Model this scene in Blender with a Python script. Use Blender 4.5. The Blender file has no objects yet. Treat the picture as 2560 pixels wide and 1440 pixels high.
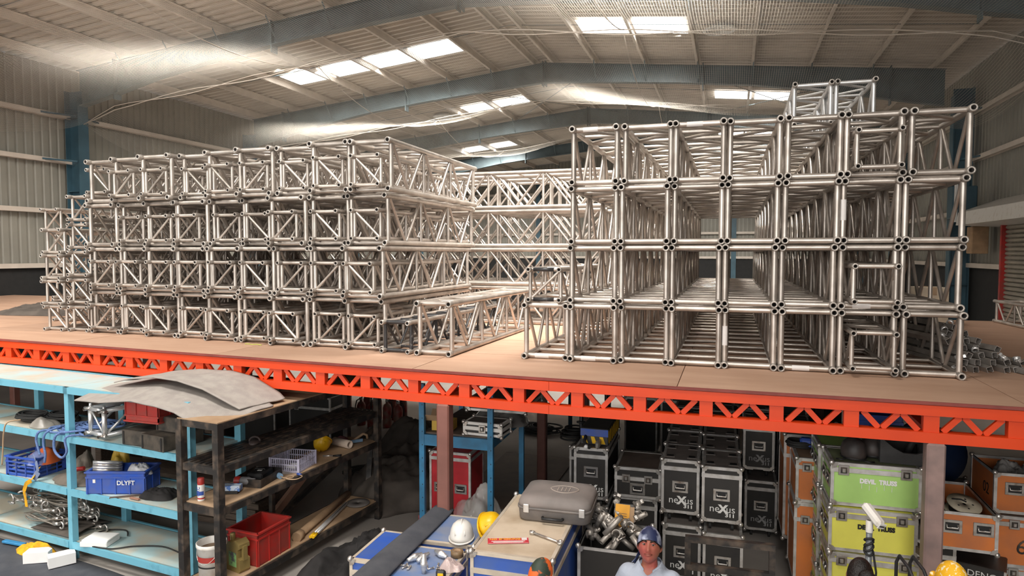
import bpy, math, random
from mathutils import Vector, Matrix, Euler
R = random.Random(7)
S = bpy.context.scene
C = S.collection

# ------------------------------------------------------------------ camera, light, exposure
cam_d = bpy.data.cameras.new('camera'); cam = bpy.data.objects.new('camera', cam_d); C.objects.link(cam)
cam_d.sensor_width = 36.0; cam_d.lens = 36.0 * 1680 / 2560; cam_d.clip_end = 200; cam_d.clip_start = .05
cam.location = (0, 0, 3.55)
cam.rotation_euler = (math.pi / 2 - math.atan(88 / 1680), 0, math.atan(545 / 1680))
S.camera = cam

W = bpy.data.worlds.new('daylight'); S.world = W; W.use_nodes = True
W.node_tree.nodes['Background'].inputs[0].default_value = (.93, .96, 1, 1)
W.node_tree.nodes['Background'].inputs[1].default_value = .28

def area(name, loc, rot, sx, sy, power, col=(1, 1, 1), spread=180):
    d = bpy.data.lights.new(name, 'AREA'); d.shape = 'RECTANGLE'; d.size = sx; d.size_y = sy
    d.energy = power; d.color = col; d.spread = math.radians(spread)
    o = bpy.data.objects.new(name, d); C.objects.link(o); o.location = loc; o.rotation_euler = rot
    return o
# the open gate of the hall behind the photographer, daylight streams in
area('gate_daylight', (-6.3, -9.5, 4.8), (math.radians(82), 0, 0), 22, 7.5, 1250, (1, .96, .91))
# daylight under each roof light (x, y, length along x)
SKY = [(-2.8, 19.8, 3.2), (-11.6, 20.3, 6.4), (-9.9, 28.2, 3.0), (.75, 28.3, 3.0), (-13.3, 37.2, 3.4), (.75, 37.2, 3.0),
       (-1.9, 9.2, 3.2), (-11.9, 11.8, 4.6), (-2.8, 3.0, 3.2), (-11.6, 3.0, 6.4), (1.5, -4, 3.2), (-11.6, -4, 6.4)]
for i, (x, y, l) in enumerate(SKY):
    area('roof_light_daylight', (x, y, 10.05 - .1 * abs(x + 6.35)), Vector((-.25, .6, -1)).to_track_quat('-Z', 'Y').to_euler(), l, 1.2, (120 if y > 15 else 60 if y < 5 else 300 if x > -5 else 70) * l, (1, .95, .88), 110)

S.view_settings.view_transform = 'Standard'; S.view_settings.look = 'None'
S.view_settings.exposure = 0.35; S.view_settings.gamma = 1.0; S.view_settings.use_curve_mapping = False
S.cycles.max_bounces = 7; S.cycles.diffuse_bounces = 4; S.cycles.glossy_bounces = 3; S.cycles.transparent_max_bounces = 12
S.cycles.sample_clamp_indirect = 6

# ------------------------------------------------------------------ materials
MATS = {}
def mat(name, col, rough=.55, metal=0., var=.12, scale=6., col2=None, lo=.35, hi=.65, bump=0., bscale=40., rnd=0., stretch=None, alpha=1., emit=0., spec=.5, trans=0.):
    """principled material; noise mixes col with col2 (wear, dust) at the given scale"""
    if name in MATS: return MATS[name]
    m = bpy.data.materials.new(name); m.use_nodes = True
    nt = m.node_tree; N = nt.nodes; L = nt.links
    b = N['Principled BSDF']
    b.inputs['Roughness'].default_value = rough; b.inputs['Metallic'].default_value = metal
    b.inputs['Specular IOR Level'].default_value = spec
    tc = N.new('ShaderNodeTexCoord'); mp = N.new('ShaderNodeMapping')
    L.new(tc.outputs['Object'], mp.inputs[0])
    oi = N.new('ShaderNodeObjectInfo')
    ml = N.new('ShaderNodeMath'); ml.operation = 'MULTIPLY'; ml.inputs[1].default_value = 37.
    L.new(oi.outputs['Random'], ml.inputs[0]); L.new(ml.outputs[0], mp.inputs['Location'])
    if stretch: mp.inputs['Scale'].default_value = stretch
    nz = N.new('ShaderNodeTexNoise'); nz.inputs['Scale'].default_value = scale; nz.inputs['Detail'].default_value = 6
    L.new(mp.outputs[0], nz.inputs['Vector'])
    rp = N.new('ShaderNodeValToRGB'); L.new(nz.outputs['Fac'], rp.inputs[0])
    c = Vector(col); c2 = Vector(col2) if col2 else c * (1 - var * 1.6)
    c1 = c if col2 else c * (1 + var * .5)
    rp.color_ramp.elements[0].position = lo; rp.color_ramp.elements[1].position = hi
    rp.color_ramp.elements[0].color = (*c2, 1); rp.color_ramp.elements[1].color = (*c1, 1)
    out = rp.outputs[0]
    if rnd:
        hs = N.new('ShaderNodeHueSaturation'); mr = N.new('ShaderNodeMapRange')
        mr.inputs[3].default_value = 1 - rnd; mr.inputs[4].default_value = 1 + rnd
        L.new(oi.outputs['Random'], mr.inputs[0]); L.new(mr.outputs[0], hs.inputs['Value']); L.new(out, hs.inputs['Color']); out = hs.outputs[0]
    L.new(out, b.inputs['Base Color'])
    if bump:
        n2 = N.new('ShaderNodeTexNoise'); n2.inputs['Scale'].default_value = bscale; n2.inputs['Detail'].default_value = 4
        L.new(mp.outputs[0], n2.inputs['Vector'])
        bp = N.new('ShaderNodeBump'); bp.inputs['Strength'].default_value = bump; bp.inputs['Distance'].default_value = .01
        L.new(n2.outputs['Fac'], bp.inputs['Height']); L.new(bp.outputs[0], b.inputs['Normal'])
    if alpha < 1: b.inputs['Alpha'].default_value = alpha
    if trans: b.inputs['Transmission Weight'].default_value = trans
    if emit:
        b.inputs['Emission Color'].default_value = (*col, 1); b.inputs['Emission Strength'].default_value = emit
    MATS[name] = m
    return m

ALU = mat('weathered_aluminium', (.62, .565, .515), .36, .72, col2=(.4, .355, .315), scale=5, lo=.3, hi=.62, rnd=.14)
ALU_END = mat('machined_aluminium_ends', (.5, .46, .42), .4, .5, col2=(.33, .3, .27), scale=12, rnd=.1)
ALU_NEW = mat('bright_aluminium', (.8, .8, .8), .33, .7, var=.08, scale=9)
ALU_EDGE = mat('aluminium_edging', (.72, .71, .7), .38, .5, col2=(.5, .48, .45), scale=11)
CHROME = mat('steel_fittings', (.62, .6, .57), .3, .8, col2=(.33, .25, .2), scale=16, lo=.25, hi=.5)
BLACKTUBE = mat('black_painted_tube', (.03, .03, .032), .35, 0, col2=(.2, .19, .18), scale=14, lo=.28, hi=.4)
ORANGE = mat('orange_enamel', (.68, .055, .006), .42, 0, col2=(.6, .045, .006), scale=2.2, lo=.3, hi=.6)
PLY = mat('dusty_brown_plywood', (.5, .32, .225), .62, 0, col2=(.42, .255, .17), scale=1.3, lo=.3, hi=.7, bump=.1, rnd=.09, stretch=(1, 3.5, 1))
PLY_EDGE = mat('dark_red_ply_edge', (.23, .05, .04), .7)
CONC = mat('grey_concrete', (.36, .33, .3), .75, 0, col2=(.27, .25, .23), scale=.8, bump=.1)
SHEET = mat('cream_metal_sheet', (.58, .52, .45), .5, .0, var=.1, scale=.7)
WSHEET = mat('grey_wall_sheet', (.27, .26, .225), .5, .0, var=.1, scale=.7)
PURLIN = mat('cream_purlin', (.62, .55, .48), .5, 0, var=.08, scale=2)
STEEL = mat('blue_grey_steel', (.105, .145, .16), .45, 0, var=.18, scale=1.5)
STEELC = mat('teal_steel_column', (.04, .095, .13), .45, 0, var=.18, scale=1.5)
PLINTH = mat('black_plinth', (.016, .016, .016), .8, 0)
MAROON = mat('brown_primer_post', (.23, .095, .075), .5, 0, col2=(.17, .07, .055), scale=3)
MAROON2 = mat('dusty_primer_post', (.3, .2, .18), .6, 0, col2=(.2, .14, .13), scale=6)
BLUE_S = mat('sky_blue_paint', (.16, .44, .57), .5, 0, col2=(.11, .32, .43), scale=7, lo=.3, hi=.45)
BLUE_D = mat('dusty_blue_board', (.4, .56, .58), .65, 0, col2=(.5, .45, .36), scale=2.4, lo=.38, hi=.62)
BLUE_R = mat('blue_rack_paint', (.035, .22, .42), .45, 0, col2=(.03, .15, .28), scale=6)
BLACKST = mat('worn_black_steel', (.13, .095, .07), .5, .1, col2=(.022, .02, .019), scale=9, lo=.45, hi=.75)
TANPLY = mat('dusty_tan_plywood', (.46, .32, .2), .7, 0, col2=(.34, .22, .13), scale=3)
FELT = mat('grey_felt_mat', (.36, .33, .3), .95, 0, col2=(.3, .27, .25), scale=9, bump=.5, bscale=160)
CARPET = mat('dark_grey_carpet', (.085, .09, .105), .95, 0, col2=(.06, .065, .08), scale=6, bump=.6, bscale=220)
BLACKLAM = mat('black_laminate', (.012, .013, .016), .45, 0, col2=(.03, .028, .026), scale=5, lo=.5, hi=.8)
GREYTOP = mat('dusty_case_top', (.19, .165, .15), .7, 0, col2=(.13, .115, .105), scale=6)
BLUELAM = mat('blue_laminate', (.03, .1, .45), .45, 0, col2=(.06, .12, .36), scale=4)
BLUETOP = mat('scuffed_blue_top', (.1, .2, .46), .6, 0, col2=(.22, .26, .36), scale=5, lo=.4, hi=.7)
WOODTOP = mat('dirty_pale_ply_top', (.6, .5, .38), .65, 0, col2=(.42, .32, .22), scale=3.2, lo=.3, hi=.6)
GREENLAM = mat('lime_green_laminate', (.42, .68, .19), .45, 0, col2=(.36, .58, .17), scale=3)
YELLAM = mat('lemon_yellow_laminate', (.85, .82, .13), .45, 0, col2=(.74, .7, .12), scale=3)
ORLAM = mat('orange_laminate', (.68, .2, .045), .5, 0, col2=(.52, .17, .06), scale=4)
REDLAM = mat('red_laminate', (.5, .02, .03), .4, 0)
RED = mat('red_plastic', (.5, .025, .02), .4, 0, col2=(.3, .05, .04), scale=6)
BLUEP = mat('blue_plastic', (.02, .09, .48), .4, 0, col2=(.07, .11, .34), scale=7)
WHITE = mat('white_paint', (.8, .8, .78), .5, 0, var=.03)
FOAM = mat('white_polystyrene', (.86, .86, .85), .8, 0, var=.02)
WHITEP = mat('white_plastic', (.76, .74, .7), .35, 0, col2=(.6, .55, .48), scale=8, lo=.25, hi=.45)
YELLOW = mat('yellow_plastic', (.85, .5, .01), .35, 0, var=.08)
YELCLOTH = mat('yellow_cloth', (.75, .38, .01), .85, 0, var=.2, scale=12)
GREY_P = mat('dusty_grey_suitcase', (.105, .1, .1), .6, 0, col2=(.2, .175, .16), scale=4, lo=.4, hi=.7)
GREY_T = mat('dusty_suitcase_top', (.25, .215, .2), .75, 0, col2=(.18, .16, .15), scale=3)
DARK = mat('black_plastic', (.018, .018, .019), .45, 0, var=.2)
RUBBER = mat('black_rubber', (.02, .02, .02), .7, 0)
TARP = mat('dark_brown_tarp', (.055, .045, .038), .85, 0, col2=(.1, .083, .07), scale=3)
DCLOTH = mat('black_cloth', (.02, .018, .018), .9, 0, var=.3)
GREYCLOTH = mat('grey_brown_canvas', (.2, .17, .14), .9, 0, col2=(.13, .11, .09), scale=6)
CARD = mat('brown_cardboard', (.4, .26, .15), .85, 0, var=.12)
TIMBER = mat('dark_timber', (.14, .1, .075), .8, 0, col2=(.08, .06, .045), scale=6, stretch=(1, 9, 9))
CLEAR = mat('clear_plastic_film', (.8, .78, .76), .12, 0, var=.05, alpha=.34)
GOLD = mat('gold_plastic_jug', (.32, .24, .09), .35, .25, var=.1)
ROPE = mat('blue_rope', (.12, .2, .42), .8, 0, var=.2, scale=60)
WIRE = mat('steel_wire_rope', (.34, .31, .27), .5, .4, col2=(.2, .17, .14), scale=20)
GALV = mat('galvanised_pipe', (.42, .39, .36), .42, .55, col2=(.3, .27, .24), scale=10, rnd=.12)
EXTRED = mat('extinguisher_red', (.3, .03, .025), .45, 0, col2=(.25, .15, .12), scale=8)
SHUTTER = mat('roller_shutter_steel', (.36, .33, .27), .5, .2, var=.12, scale=2)
SOCKET = mat('shade_dark_socket', (.035, .03, .027), .8)  # shade inside the hollow tube ends, put into the colour of the bore
TAPE = mat('paper_label', (.75, .72, .7), .6, 0, var=.05)

# ------------------------------------------------------------------ mesh builder
class MB:
    def __init__(s): s.v = []; s.f = []; s.sm = []; s.M = Matrix()
    def add(s, vs, fs, smooth=False):
        n = len(s.v); s.v += [tuple(s.M @ Vector(v)) for v in vs]
        s.f += [tuple(i + n for i in f) for f in fs]
        s.sm += ([smooth] * len(fs) if isinstance(smooth, bool) else smooth)
        return s
    def box(s, c, d):
        x, y, z = c; a, b, e = d[0] / 2, d[1] / 2, d[2] / 2
        vs = [(x + i * a, y + j * b, z + k * e) for k in (-1, 1) for j in (-1, 1) for i in (-1, 1)]
        return s.add(vs, [(0, 2, 3, 1), (4, 5, 7, 6), (0, 1, 5, 4), (2, 6, 7, 3), (0, 4, 6, 2), (1, 3, 7, 5)])
    def cbox(s, c, d, ch=.01):
        """box with chamfered edges"""
        x, y, z = c; h = [d[0] / 2, d[1] / 2, d[2] / 2]; ch = min(ch, min(h) * .9)
        vs = []; idx = {}
        for i in (-1, 1):
            for j in (-1, 1):
                for k in (-1, 1):
                    for ax in range(3):
                        p = [i * h[0], j * h[1], k * h[2]]
                        for q in range(3):
                            if q != ax: p[q] -= (i, j, k)[q] * ch
                        idx[(i, j, k, ax)] = len(vs); vs.append((x + p[0], y + p[1], z + p[2]))
        fs = []
        I = lambda i, j, k, a: idx[(i, j, k, a)]
        for q in (-1, 1):
            for ax in range(3):
                o = [(-1, -1), (1, -1), (1, 1), (-1, 1)]
                def key(a, b):
                    l = [a, b]; l.insert(ax, q); return tuple(l)
                f = [I(*key(a, b), ax) for a, b in o]
                if (q < 0) != (ax == 1): f.reverse()
                fs.append(tuple(f))
        for ax in range(3):      # edges along axis ax
            o = [t for t in range(3) if t != ax]
            for a in (-1, 1):
                for b in (-1, 1):
                    k0 = [0] * 3; k0[o[0]] = a; k0[o[1]] = b; k1 = k0[:]; k0[ax] = -1; k1[ax] = 1
                    fs.append((I(*k0, o[0]), I(*k1, o[0]), I(*k1, o[1]), I(*k0, o[1])))
        for i in (-1, 1):
            for j in (-1, 1):
                for k in (-1, 1): fs.append((I(i, j, k, 0), I(i, j, k, 1), I(i, j, k, 2)))
        return s.add(vs, fs)
    def bar(s, a, b, w, h, up=(0, 0, 1)):
        """rectangular bar from a to b, w across, h along up"""
        a, b = Vector(a), Vector(b); d = (b - a).normalized(); u = Vector(up)
        sd = d.cross(u)
        if sd.length < 1e-4: sd = d.cross(Vector((0, 1, 0)))
        sd.normalize(); u = sd.cross(d)
        vs = []
        for p in (a, b):
            for i, j in ((-1, -1), (1, -1), (1, 1), (-1, 1)): vs.append(p + sd * (i * w / 2) + u * (j * h / 2))
        return s.add(vs, [(0, 1, 2, 3), (7, 6, 5, 4), (0, 4, 5, 1), (1, 5, 6, 2), (2, 6, 7, 3), (3, 7, 4, 0)])
    def tube(s, a, b, r, n=8, r2=None, caps=True):
        a, b = Vector(a), Vector(b); d = (b - a).normalized()
        u = d.orthogonal().normalized(); w = d.cross(u); r2 = r if r2 is None else r2
        vs = []; fs = []; sm = []
        for p, q in ((a, r), (b, r2)):
            for i in range(n):
                t = 2 * math.pi * i / n; vs.append(p + (u * math.cos(t) + w * math.sin(t)) * q)
        for i in range(n): fs.append((i, (i + 1) % n, n + (i + 1) % n, n + i)); sm.append(True)
        if caps: 
            fs += [tuple(range(n))[::-1], tuple(range(n, 2 * n))]; sm += [False, False]
        return s.add(vs, fs, sm)
    def path(s, pts, r, n=6, closed=False):
        """tube swept along points; r a number or a list"""
        pts = [Vector(p) for p in pts]; m = len(pts); vs = []; fs = []; u = None
        for i, p in enumerate(pts):
            if closed: d = pts[(i + 1) % m] - pts[i - 1]
            else: d = pts[min(i + 1, m - 1)] - pts[max(i - 1, 0)]
            if d.length < 1e-7: d = Vector((0, 0, 1))
            d.normalize()
            if u is None: u = d.orthogonal()
            u = (u - d * u.dot(d))
            if u.length < 1e-5: u = d.orthogonal()
            u.normalize(); w = d.cross(u); q = r[i] if isinstance(r, (list, tuple)) else r
            for k in range(n):
                t = 2 * math.pi * k / n; vs.append(p + (u * math.cos(t) + w * math.sin(t)) * q)
        for i in range(m if closed else m - 1):
            j = (i + 1) % m
            for k in range(n): fs.append((i * n + k, i * n + (k + 1) % n, j * n + (k + 1) % n, j * n + k))
        sm = [True] * len(fs)
        if not closed: fs += [tuple(range(n))[::-1], tuple(range((m - 1) * n, m * n))]; sm += [False] * 2
        return s.add(vs, fs, sm)
    def rope(s, pts, r, n=6, k=6):
        """tube along a smooth curve through points"""
        p = [Vector(q) for q in pts]; p = [p[0]] + p + [p[-1]]; out = []
        for i in range(1, len(p) - 2):
            for j in range(k):
                t = j / k; a, b, c, d = p[i - 1:i + 3]
                out.append(.5 * ((2 * b) + (c - a) * t + (2 * a - 5 * b + 4 * c - d) * t * t + (3 * b - a - 3 * c + d) * t ** 3))
        out.append(p[-2]); return s.path(out, r, n)
    def lathe(s, prof, n=20, sx=1., sy=1., smooth=True, arc=1.):
        """profile [(r, z)] turned about z"""
        vs = []; fs = []; m = len(prof); full = arc >= 1
        k = n if full else n + 1
        for r, z in prof:
            for i in range(k):
                t = 2 * math.pi * arc * i / n; vs.append((r * math.cos(t) * sx, r * math.sin(t) * sy, z))
        for a in range(m - 1):
            for i in range(n): 
                j = (i + 1) % k
                fs.append((a * k + i, a * k + j, (a + 1) * k + j, (a + 1) * k + i))
        return s.add(vs, fs, smooth)
    def prism(s, poly, z0, z1):
        n = len(poly)
        vs = [(x, y, z0) for x, y in poly] + [(x, y, z1) for x, y in poly]
        fs = [tuple(range(n))[::-1], tuple(range(n, 2 * n))] + [(i, (i + 1) % n, n + (i + 1) % n, n + i) for i in range(n)]
        return s.add(vs, fs)
    def sheet(s, fn, nu, nv, t=0., smooth=True):
        """surface fn(u,v) -> point for u,v in 0..1; t thickness downwards"""
        vs = [fn(i / nu, j / nv) for j in range(nv + 1) for i in range(nu + 1)]
        fs = [(j * (nu + 1) + i, j * (nu + 1) + i + 1, (j + 1) * (nu + 1) + i + 1, (j + 1) * (nu + 1) + i) for j in range(nv) for i in range(nu)]
        if t:
            n = len(vs); vs += [(x, y, z - t) for x, y, z in vs]
            fs += [tuple(i + n for i in f)[::-1] for f in fs]
            rim = list(range(nu + 1)) + [(j + 1) * (nu + 1) + nu for j in range(nv)] + [nv * (nu + 1) + i for i in range(nu - 1, -1, -1)] + [j * (nu + 1) for j in range(nv - 1, 0, -1)]
            for a, b in zip(rim, rim[1:] + rim[:1]): fs.append((a, a + n, b + n, b))
        return s.add(vs, fs, smooth)
    def ell(s, c, r, n=16, m=10, fn=None):
        vs = []; fs = []
        for j in range(m + 1):
            th = math.pi * j / m
            for i in range(n):
                ph = 2 * math.pi * i / n
                d = (math.sin(th) * math.cos(ph), math.sin(th) * math.sin(ph), math.cos(th)); k = fn(*d) if fn else 1
                vs.append((c[0] + r[0] * d[0] * k, c[1] + r[1] * d[1] * k, c[2] + r[2] * d[2] * k))
        for j in range(m):
            for i in range(n): fs.append((j * n + i, (j + 1) * n + i, (j + 1) * n + (i + 1) % n, j * n + (i + 1) % n))
        return s.add(vs, fs, True)
    def mesh(s, name, m):
        me = bpy.data.meshes.new(name); me.from_pydata(s.v, [], s.f)
        me.polygons.foreach_set('use_smooth', s.sm)
        if m: me.materials.append(m)
        return me
    def build(s, name, m, parent=None, loc=None, rot=None):
        return link(name, s.mesh(name, m), parent, loc, rot)

def link(name, data, parent=None, loc=None, rot=None):
    o = bpy.data.objects.new(name, data); C.objects.link(o)
    if parent: o.parent = parent
    if loc: o.location = loc
    if rot: o.rotation_euler = rot
    return o
def tag(o, label=None, cat=None, group=None, kind=None):
    if label: o['label'] = label
    if cat: o['category'] = cat
    if group: o['group'] = group
    if kind: o['kind'] = kind
    return o
def thing(name, label, cat, loc=(0, 0, 0), rz=0., group=None):
    return tag(link(name, None, None, loc, (0, 0, rz)), label, cat, group)
def struct(name, b, m, parent=None):
    o = b.build(name, m, parent)
    if not parent: o['kind'] = 'structure'
    return o
def dup(src, loc=None, rot=None, parent=None, label=None, group=None):
    """copy a thing with its parts and sub-parts"""
    o = src.copy(); C.objects.link(o); o.parent = parent
    if loc is not None: o.location = loc
    if rot is not None: o.rotation_euler = rot
    if label: o['label'] = label
    if group: o['group'] = group
    for c in src.children: dup(c, parent=o)
    return o
def near(o, axis): return o
ORD = ['first', 'second', 'third', 'fourth', 'fifth', 'sixth', 'seventh', 'eighth', 'ninth', 'tenth', 'eleventh', 'twelfth']
def text(name, s, size, m, parent, loc, rot, ext=.0008, align='CENTER', shear=0., bold=0., sx=1.):
    cu = bpy.data.curves.new(name, 'FONT'); cu.body = s; cu.size = size; cu.extrude = ext; cu.align_x = align; cu.align_y = 'CENTER'
    cu.shear = shear; cu.offset = bold; cu.resolution_u = 3
    t = bpy.data.objects.new(name, cu); me = bpy.data.meshes.new_from_object(t); bpy.data.objects.remove(t); bpy.data.curves.remove(cu)
    me.materials.clear(); me.materials.append(m)
    o = link(name, me, parent, loc, rot); o.scale = (sx, 1, 1)
    return o
# ------------------------------------------------------------------ hall
XL, XR, XC = -19.3, 6.9, -6.35
Y0, YB = -10.0, 46.5
FR = [-.1 + 7.8 * k for k in range(-1, 7)]            # frame lines along the hall
FR = [y for y in FR if y > Y0]
def roof_z(x, base=10.22): return base - .1 * abs(x - XC)
struct('floor', MB().box((-6.35, 18, -.1), (40, 70, .2)), CONC)

def ribbed(axis, at, a0, a1, lo, hi, pitch=.25, depth=.035, sgn=1):
    """trapezoid-ribbed sheet wall: ribs upright"""
    b = MB(); pr = []; a = a0
    while a < a1:
        pr += [(a, 0), (a + pitch * .62, 0), (a + pitch * .7, depth), (a + pitch * .9, depth)]; a += pitch
    pr.append((a1, 0)); vs = []
    for p, d in pr:
        for z in (lo, hi(p) if callable(hi) else hi):
            vs.append((at + sgn * d, p, z) if axis == 'x' else (p, at + sgn * d, z))
    b.add(vs, [(2 * i, 2 * i + 1, 2 * i + 3, 2 * i + 2) for i in range(len(pr) - 1)])
    return b
wl = struct('wall_left', ribbed('x', XL, Y0, YB, 3.12, 9.12, sgn=-1), WSHEET)
wr = struct('wall_right', ribbed('x', XR, Y0, YB, 3.12, 9.12, sgn=1), WSHEET)
wb = struct('wall_back', ribbed('y', YB, XL, XR, 3.12, lambda x: roof_z(x) + .2, sgn=1), WSHEET)
MB().box((XL - .05, (Y0 + YB) / 2, 1.56), (.25, YB - Y0, 3.12)).build('plinth', PLINTH, wl)
MB().box((XR + .05, (Y0 + YB) / 2, 1.56), (.25, YB - Y0, 3.12)).build('plinth', PLINTH, wr)
MB().box((XC, YB + .05, 1.56), (XR - XL, .25, 3.12)).build('plinth', PLINTH, wb)
for w, x, s in ((wl, XL, 1), (wr, XR, -1)):
    for z in (3.24, 4.85, 6.35, 7.7):
        b = MB(); y = (Y0 + YB) / 2
        for y0, y1 in (((Y0, 13.8), (20.6, YB)) if s < 0 and z < 4 else ((Y0, YB),)):
            b = MB(); y = (y0 + y1) / 2; l = y1 - y0
            b.box((x + s * .1, y, z), (.2, l, .012)).box((x + s * .2, y, z - .06), (.012, l, .13)).box((x + s * .02, y, z - .06), (.012, l, .13))
            b.build('girt', PURLIN, w)
    for y in FR[1:]:
        b = MB(); xo = x + s * .42
        b.box((xo, y, 4.2), (.5, .03, 8.4)).box((xo + s * .25, y, 4.1), (.03, .34, 8.2)).box((xo - s * .25, y, 4.2), (.03, .34, 8.4))
        for z in (2.6, 5.4, 7.6): b.box((xo, y, z), (.46, .3, .02))
        b.build('column', STEELC, w)
        for z in (4.85, 6.35, 7.7):
            for q in (-1, 1):
                MB().bar((xo + s * .1, y + q * .1, z - .05), (x + s * .16, y + q * 1.0, z - .05), .05, .05).build('stay', STEELC, w)
for z in (3.24, 4.85, 6.35, 7.7, 9.0):
    MB().box((XC, YB - .1, z), (XR - XL - 1 if z < 8 else 14, .2, .15)).build('girt', PURLIN, wb)
for x in (-13, XC, .2):
    MB().box((x, YB - .3, 4.5), (.3, .3, 9 if x != XC else 9.9)).build('column', STEELC, wb)

# roof: ribbed sheets, ribs run down the slope
def slope(s):
    b = MB(); pr = []; y = Y0; p = .3; d = .075
    while y < YB + .2:
        pr += [(y, 0), (y + p * .3, 0), (y + p * .38, d), (y + p * .92, d)]; y += p
    vs = []
    xe = XR + .3 if s > 0 else XL - .3
    for y, d in pr:
        for x in (XC, xe): vs.append((x, y, roof_z(x, 10.46) + d))
    b.add(vs, [(2 * i, 2 * i + 1, 2 * i + 3, 2 * i + 2) for i in range(len(pr) - 1)])
    return b
ceil = struct('ceiling', slope(1), SHEET)
slope(-1).build('roof_sheet', SHEET, ceil)
for k in (.35, 1.85, 3.55, 5.25, 6.95, 8.65, 10.35, 12.05):
    for s in (-1, 1):
        x = XC + s * k; z = roof_z(x, 10.44); b = MB(); y = (Y0 + YB) / 2; l = YB - Y0
        b.box((x, y, z - .1), (.014, l, .2)).box((x + .035, y, z - .006), (.07, l, .012)).box((x - .035, y, z - .2), (.07, l, .012))
        b.build('purlin', PURLIN, ceil)
def rafter(y):
    for s in (-1, 1):
        b = MB(); xs = [0, 2, 4.5, 7, 9.5, 11.2, 12.35]; dp = [.66, .6, .56, .58, .74, .95, 1.05]
        for (x0, d0), (x1, d1) in zip(zip(xs, dp), zip(xs[1:], dp[1:])):
            p0 = Vector((XC + s * x0, y, roof_z(XC + x0))); p1 = Vector((XC + s * x1, y, roof_z(XC + x1)))
            q0 = p0 - Vector((0, 0, d0)); q1 = p1 - Vector((0, 0, d1))
            for t in (-.008, .008):
                f = [(p0.x, y + t, p0.z), (p1.x, y + t, p1.z), (q1.x, y + t, q1.z), (q0.x, y + t, q0.z)]
                b.add(f, [(0, 1, 2, 3)] if s * t > 0 else [(3, 2, 1, 0)])
            b.bar(p0, p1, .24, .018).bar(q0, q1, .24, .018)
        for x in (.05, 5.4, 10.9):           # bolted end plates
            dz = .7 if x < 8 else 1.0
            b.box((XC + s * x, y, roof_z(XC + x) - dz / 2), (.03, .26, dz + .16))
        b.build('rafter', STEEL, ceil)
    for k in (1.85, 3.55, 5.25, 6.95, 8.65, 10.35):      # fly braces from rafter to purlin
        for s in (-1, 1):
            x = XC + s * k; z = roof_z(x)
            for q in (-1, 1):
                MB().bar((x, y + q * .05, z - .55), (x, y + q * .55, z + .05), .04, .006).build('fly_brace', STEEL, ceil)
            MB().box((x, y, z + .1), (.012, .2, .2)).build('cleat', STEEL, ceil)
for y in FR: rafter(y)
for y in FR[:-1]:                                            # sag rods between purlins
    for s in (-1, 1):
        MB().tube((XC, y + 3.9, roof_z(XC, 10.33)), (XC + s * 12.2, y + 3.9, roof_z(XC + 12.2, 10.33)), .008, 5).build('sag_rod', STEELC, ceil)
# crossed wind-bracing rods in one bay
for a, b_ in (((-10, 24), (-5, 31)), ((-5, 24), (-10, 31)), ((-1, 24), (4, 31)), ((4, 24), (-1, 31))):
    MB().tube((a[0], a[1], roof_z(a[0]) - .1), (b_[0], b_[1], roof_z(b_[0]) - .1), .012, 5).build('bracing_rod', STEEL, ceil)
# roof lights
GLOW = bpy.data.materials.new('daylit_roof_light'); GLOW.use_nodes = True
_n = GLOW.node_tree.nodes; _n.remove(_n['Principled BSDF']); _e = _n.new('ShaderNodeEmission'); _e.inputs[0].default_value = (1, .99, .96, 1); _e.inputs[1].default_value = 4
GLOW.node_tree.links.new(_e.outputs[0], _n['Material Output'].inputs[0])
wn = 0
for x, y, l in SKY:
    n = round(l / 1.6)
    for k in range(n):
        x0 = x - l / 2 + (k + .5) * l / n; wn += 1
        dz = -.1 if x0 > XC else .1; h = l / n / 2 - .06
        b = MB().add([(x0 + i * h, y + j * .6, roof_z(x0, 10.4) + dz * i * h) for i, j in ((-1, -1), (-1, 1), (1, 1), (1, -1))], [(0, 1, 2, 3)])
        struct('window_%d' % wn, b, GLOW)
# round turbine ventilators in the roof
for x, y, nm in ((-.38, 19.9, 'round white roof ventilator beside the nearest pair of roof lights'), (-12.5, 28.4, 'round white roof ventilator farther down the left roof slope')):
    t = thing('roof_ventilator', nm, 'ventilator', (x, y, roof_z(x, 10.36)))
    MB().lathe([(.42, 0), (.46, -.03), (.44, -.05), (.36, -.05), (.34, 0), (.3, .08), (0, .1)], 20).build('throat', WHITE, t)
    for a in (0, 2.09, 4.19):
        MB().tube((0, 0, -.02), (.4 * math.cos(a + .5), .4 * math.sin(a + .5), -.02), .015, 5).build('spoke', PURLIN, t)

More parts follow.
